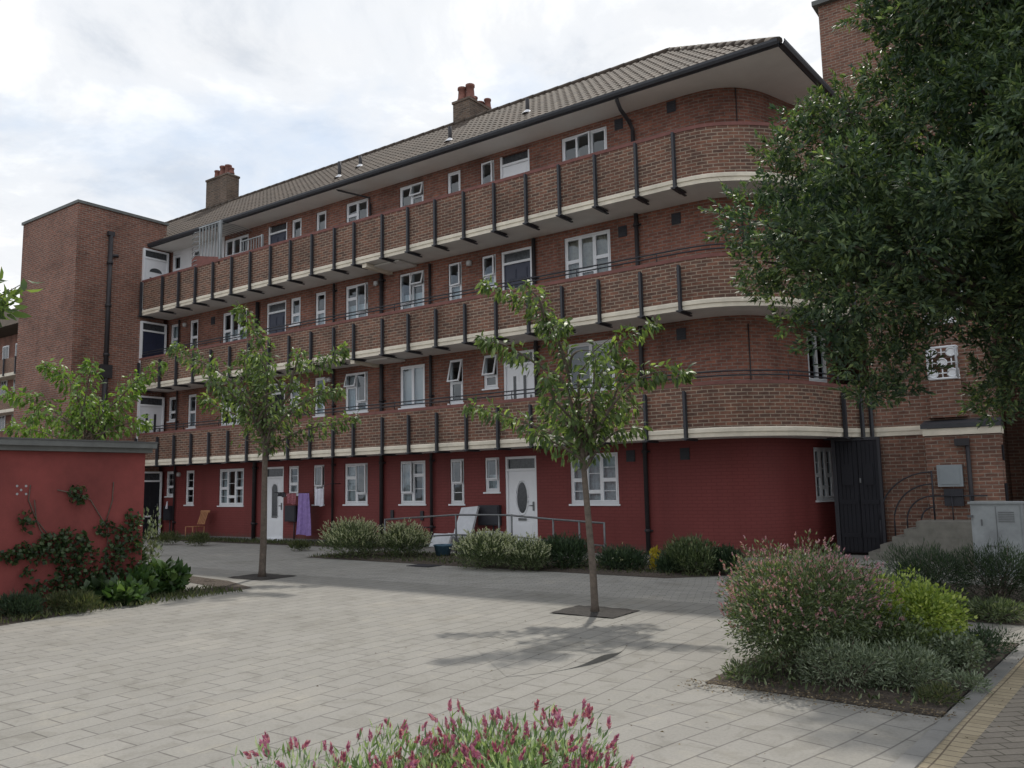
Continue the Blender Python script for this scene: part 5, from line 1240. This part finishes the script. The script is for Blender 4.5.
# grey street cabinet
cb = empty('utility_cabinet', (-1.6, 15.6, 0), 'large pale grey metal cabinet with two handles at the right edge behind dark shrubs', 'cabinet')
m = MB(); m.box(-1.94, -1.22, 15.5, 15.95, 0, 1.15); m.box(-1.97, -1.19, 15.47, 15.98, 1.15, 1.18); m.build('body', 'cabinet', cb)
m = MB(); m.box(-1.91, -1.25, 15.485, 15.499, .08, 1.11); d_ = m.build('door', 'cabinet', cb)
m = MB()
for i in range(6): m.box(-1.55, -1.33, 15.478, 15.4845, .86+i*.03, .872+i*.03)
m.box(-1.585, -1.577, 15.478, 15.4845, .08, 1.11); m.build('vent_slots', 'metal', d_)
m = MB(); m.box(-1.74, -1.5, 15.465, 15.484, .47, .49); m.box(-1.985, -1.9, 15.46, 15.484, .93, .97); m.box(-1.80, -1.78, 15.47, 15.484, .80, .9); m.build('handle', 'metal', d_)
# small manhole lid and loose leaves on the paving
m = MB(); p = gpt(648, 565)
p = gpt(424, 566); m.box(p.x-.3, p.x+.3, p.y-.2, p.y+.2, .001, .014); m.box(p.x-.26, p.x+.26, p.y-.16, p.y+.16, .0141, .018)
tag(m.build('drain_cover', 'black', None, (p.x, p.y, 0)), 'dark drain cover in the road beside the plumed plants', 'drain cover')
cc = []; aa = []
for i in range(2600):
    k = random.random()*(1 if i < 240 else .48)
    if k < .12: x, y = random.uniform(-2.9, -1.0), 6.44-abs(random.gauss(0, .14))
    elif k < .5: x, y = random.uniform(-2.75, -1.1), random.uniform(6.4, 9.3)
    elif k < .7: x, y = KX(7)+random.uniform(-.1, .5), random.uniform(5.5, 9)
    else: x, y = random.uniform(-6, -1.2), random.uniform(4.5, 9)
    cc.append([x, y, .02+random.uniform(0, .01)]); aa.append([random.uniform(-1, 1), random.uniform(-1, 1), random.uniform(0, .2)])
o = leaf_obj('fallen_leaves', cc, aa, .026, .014, 'litter', None, (0, 0, 0), spread=np.tile([[0, 0, 1.]], (2600, 1))+RNG.normal(0, .3, (2600, 3))); tag(o, 'dry leaves and crumbs scattered over the paving near the bed', 'leaf litter', kind='stuff')
# loose weeds in the wall-foot beds
def weeds(label, xr, yr, n, h, mat='grass'):
    cc = np.stack([RNG.uniform(*xr, n), RNG.uniform(*yr, n), np.full(n, .01)], 1); aa = np.stack([RNG.normal(0, .45, n), RNG.normal(0, .45, n), np.ones(n)], 1)
    tag(leaf_obj('weeds', cc, aa, h, .02, mat, None, (sum(xr)/2, sum(yr)/2, 0)), label, 'weeds', kind='stuff')
weeds('rough grass along the foot of the far red wall', (-27.1, -16), (15.9, 16.9), 2600, .11)
weeds('low weeds over the soil before the red wall', (-15.5, -5.6), (13.3, 15.2), 3200, .09)
weeds('low weeds in the bed below the red store', (-12.25, -11.2), (4.4, 8.4), 1400, .09)
weeds('scattered shoots in the soil of the right bed', (-2.7, -1.2), (6.5, 9.4), 900, .07, 'shrub')
for (x, y, a, h, lb, mt) in ((-2.55, 6.72, .2, .13, 'tiny tuft at the left front corner of the right bed', 'shrub'), (-1.15, 6.75, .16, .12, 'tiny tuft at the right front corner of the right bed beside the kerb', 'grass'), (-1.02, 7.2, .15, .14, 'tiny grey tuft against the kerb in the right bed', 'silver'), (-1.0, 8.9, .2, .22, 'dull tuft at the back corner of the right bed beside the kerb', 'dark')):
    shrub('tuft', lb, 'plant', (x, y), a, a, h, 500, .05, .010, mt, None, 5, .6, False)

# ================================================================ LIGHT, SKY, CAMERA
w = bpy.data.worlds.new('World'); bpy.context.scene.world = w; w.use_nodes = True; nt = w.node_tree
bg = nt.nodes['Background']
SUN = Vector((-.34, .62, 1.0)).normalized(); el = math.asin(SUN.z); az = math.atan2(SUN.x, SUN.y)
sky = N(nt, 'ShaderNodeTexSky'); sky.sky_type = 'NISHITA'; sky.sun_disc = False; sky.sun_elevation = el; sky.sun_rotation = az; sky.air_density = 1.2; sky.dust_density = 2.5; sky.altitude = 20
tc = N(nt, 'ShaderNodeTexCoord'); sx = N(nt, 'ShaderNodeSeparateXYZ'); nt.links.new(tc.outputs['Generated'], sx.inputs[0])
mz = N(nt, 'ShaderNodeMath', operation='MAXIMUM'); mz.inputs[1].default_value = 0.0; nt.links.new(sx.outputs['Z'], mz.inputs[0])
mz2 = N(nt, 'ShaderNodeMath', operation='ADD'); mz2.inputs[1].default_value = .22; nt.links.new(mz.outputs[0], mz2.inputs[0])
dv = N(nt, 'ShaderNodeVectorMath', operation='SCALE'); iv = N(nt, 'ShaderNodeMath', operation='DIVIDE'); iv.inputs[0].default_value = 1.; nt.links.new(mz2.outputs[0], iv.inputs[1])
nt.links.new(tc.outputs['Generated'], dv.inputs[0]); nt.links.new(iv.outputs[0], dv.inputs['Scale'])
n1 = N(nt, 'ShaderNodeTexNoise', Scale=1.5, Detail=9., Roughness=.58, Distortion=.35); nt.links.new(dv.outputs[0], n1.inputs['Vector'])
n2 = N(nt, 'ShaderNodeTexNoise', Scale=2.6, Detail=8., Roughness=.6, Distortion=.3); nt.links.new(dv.outputs[0], n2.inputs['Vector'])
cover = ramp(nt, [(.30, (.12,)*3), (.50, (.90,)*3), (.62, (1,)*3)]); nt.links.new(n1.outputs['Fac'], cover.inputs['Fac'])
CB = 9.6
shade = ramp(nt, [(.30, (.66*CB, .70*CB, .76*CB)), (.46, (.86*CB, .88*CB, .91*CB)), (.56, (1.0*CB, 1.01*CB, 1.02*CB)), (.72, (1.16*CB, 1.16*CB, 1.15*CB))])
shade.color_ramp.interpolation = 'EASE'
# colour ramps clamp nothing above one here: scale after the ramp
for e in shade.color_ramp.elements: e.color = (*[c/(1.2*CB) for c in e.color[:3]], 1)
nt.links.new(n2.outputs['Fac'], shade.inputs['Fac'])
sc = N(nt, 'ShaderNodeVectorMath', operation='SCALE'); sc.inputs['Scale'].default_value = 1.2*CB; nt.links.new(shade.outputs['Color'], sc.inputs[0])
pale = mixc(nt, .62, sky.outputs['Color'], (.56*CB, .72*CB, .93*CB))
nt.links.new(mixc(nt, cover.outputs['Color'], pale, sc.outputs[0]), bg.inputs['Color']); bg.inputs['Strength'].default_value = .1
sl = bpy.data.lights.new('sun', 'SUN'); sl.energy = 2.8; sl.angle = R(1.6); sl.color = (1, .95, .86)
so = bpy.data.objects.new('sun', sl); C.objects.link(so); so.rotation_euler = SUN.to_track_quat('Z', 'Y').to_euler()
cam = bpy.data.cameras.new('camera'); co = bpy.data.objects.new('camera', cam); C.objects.link(co)
cam.sensor_width = 36; cam.lens = F_PX/1024*36; cam.clip_end = 3000; cam.clip_start = .05
mt = Matrix((( rt.x, up.x, -fw.x, 0), (rt.y, up.y, -fw.y, 0), (rt.z, up.z, -fw.z, EYE), (0, 0, 0, 1)))
co.matrix_world = mt
s_ = bpy.context.scene; s_.camera = co
s_.view_settings.view_transform = 'Standard'; s_.view_settings.look = 'None'; s_.view_settings.exposure = 0.16; s_.view_settings.gamma = 1
s_.cycles.max_bounces = 7; s_.cycles.transparent_max_bounces = 7; s_.cycles.diffuse_bounces = 4; s_.cycles.glossy_bounces = 3
s_.cycles.use_denoising = True
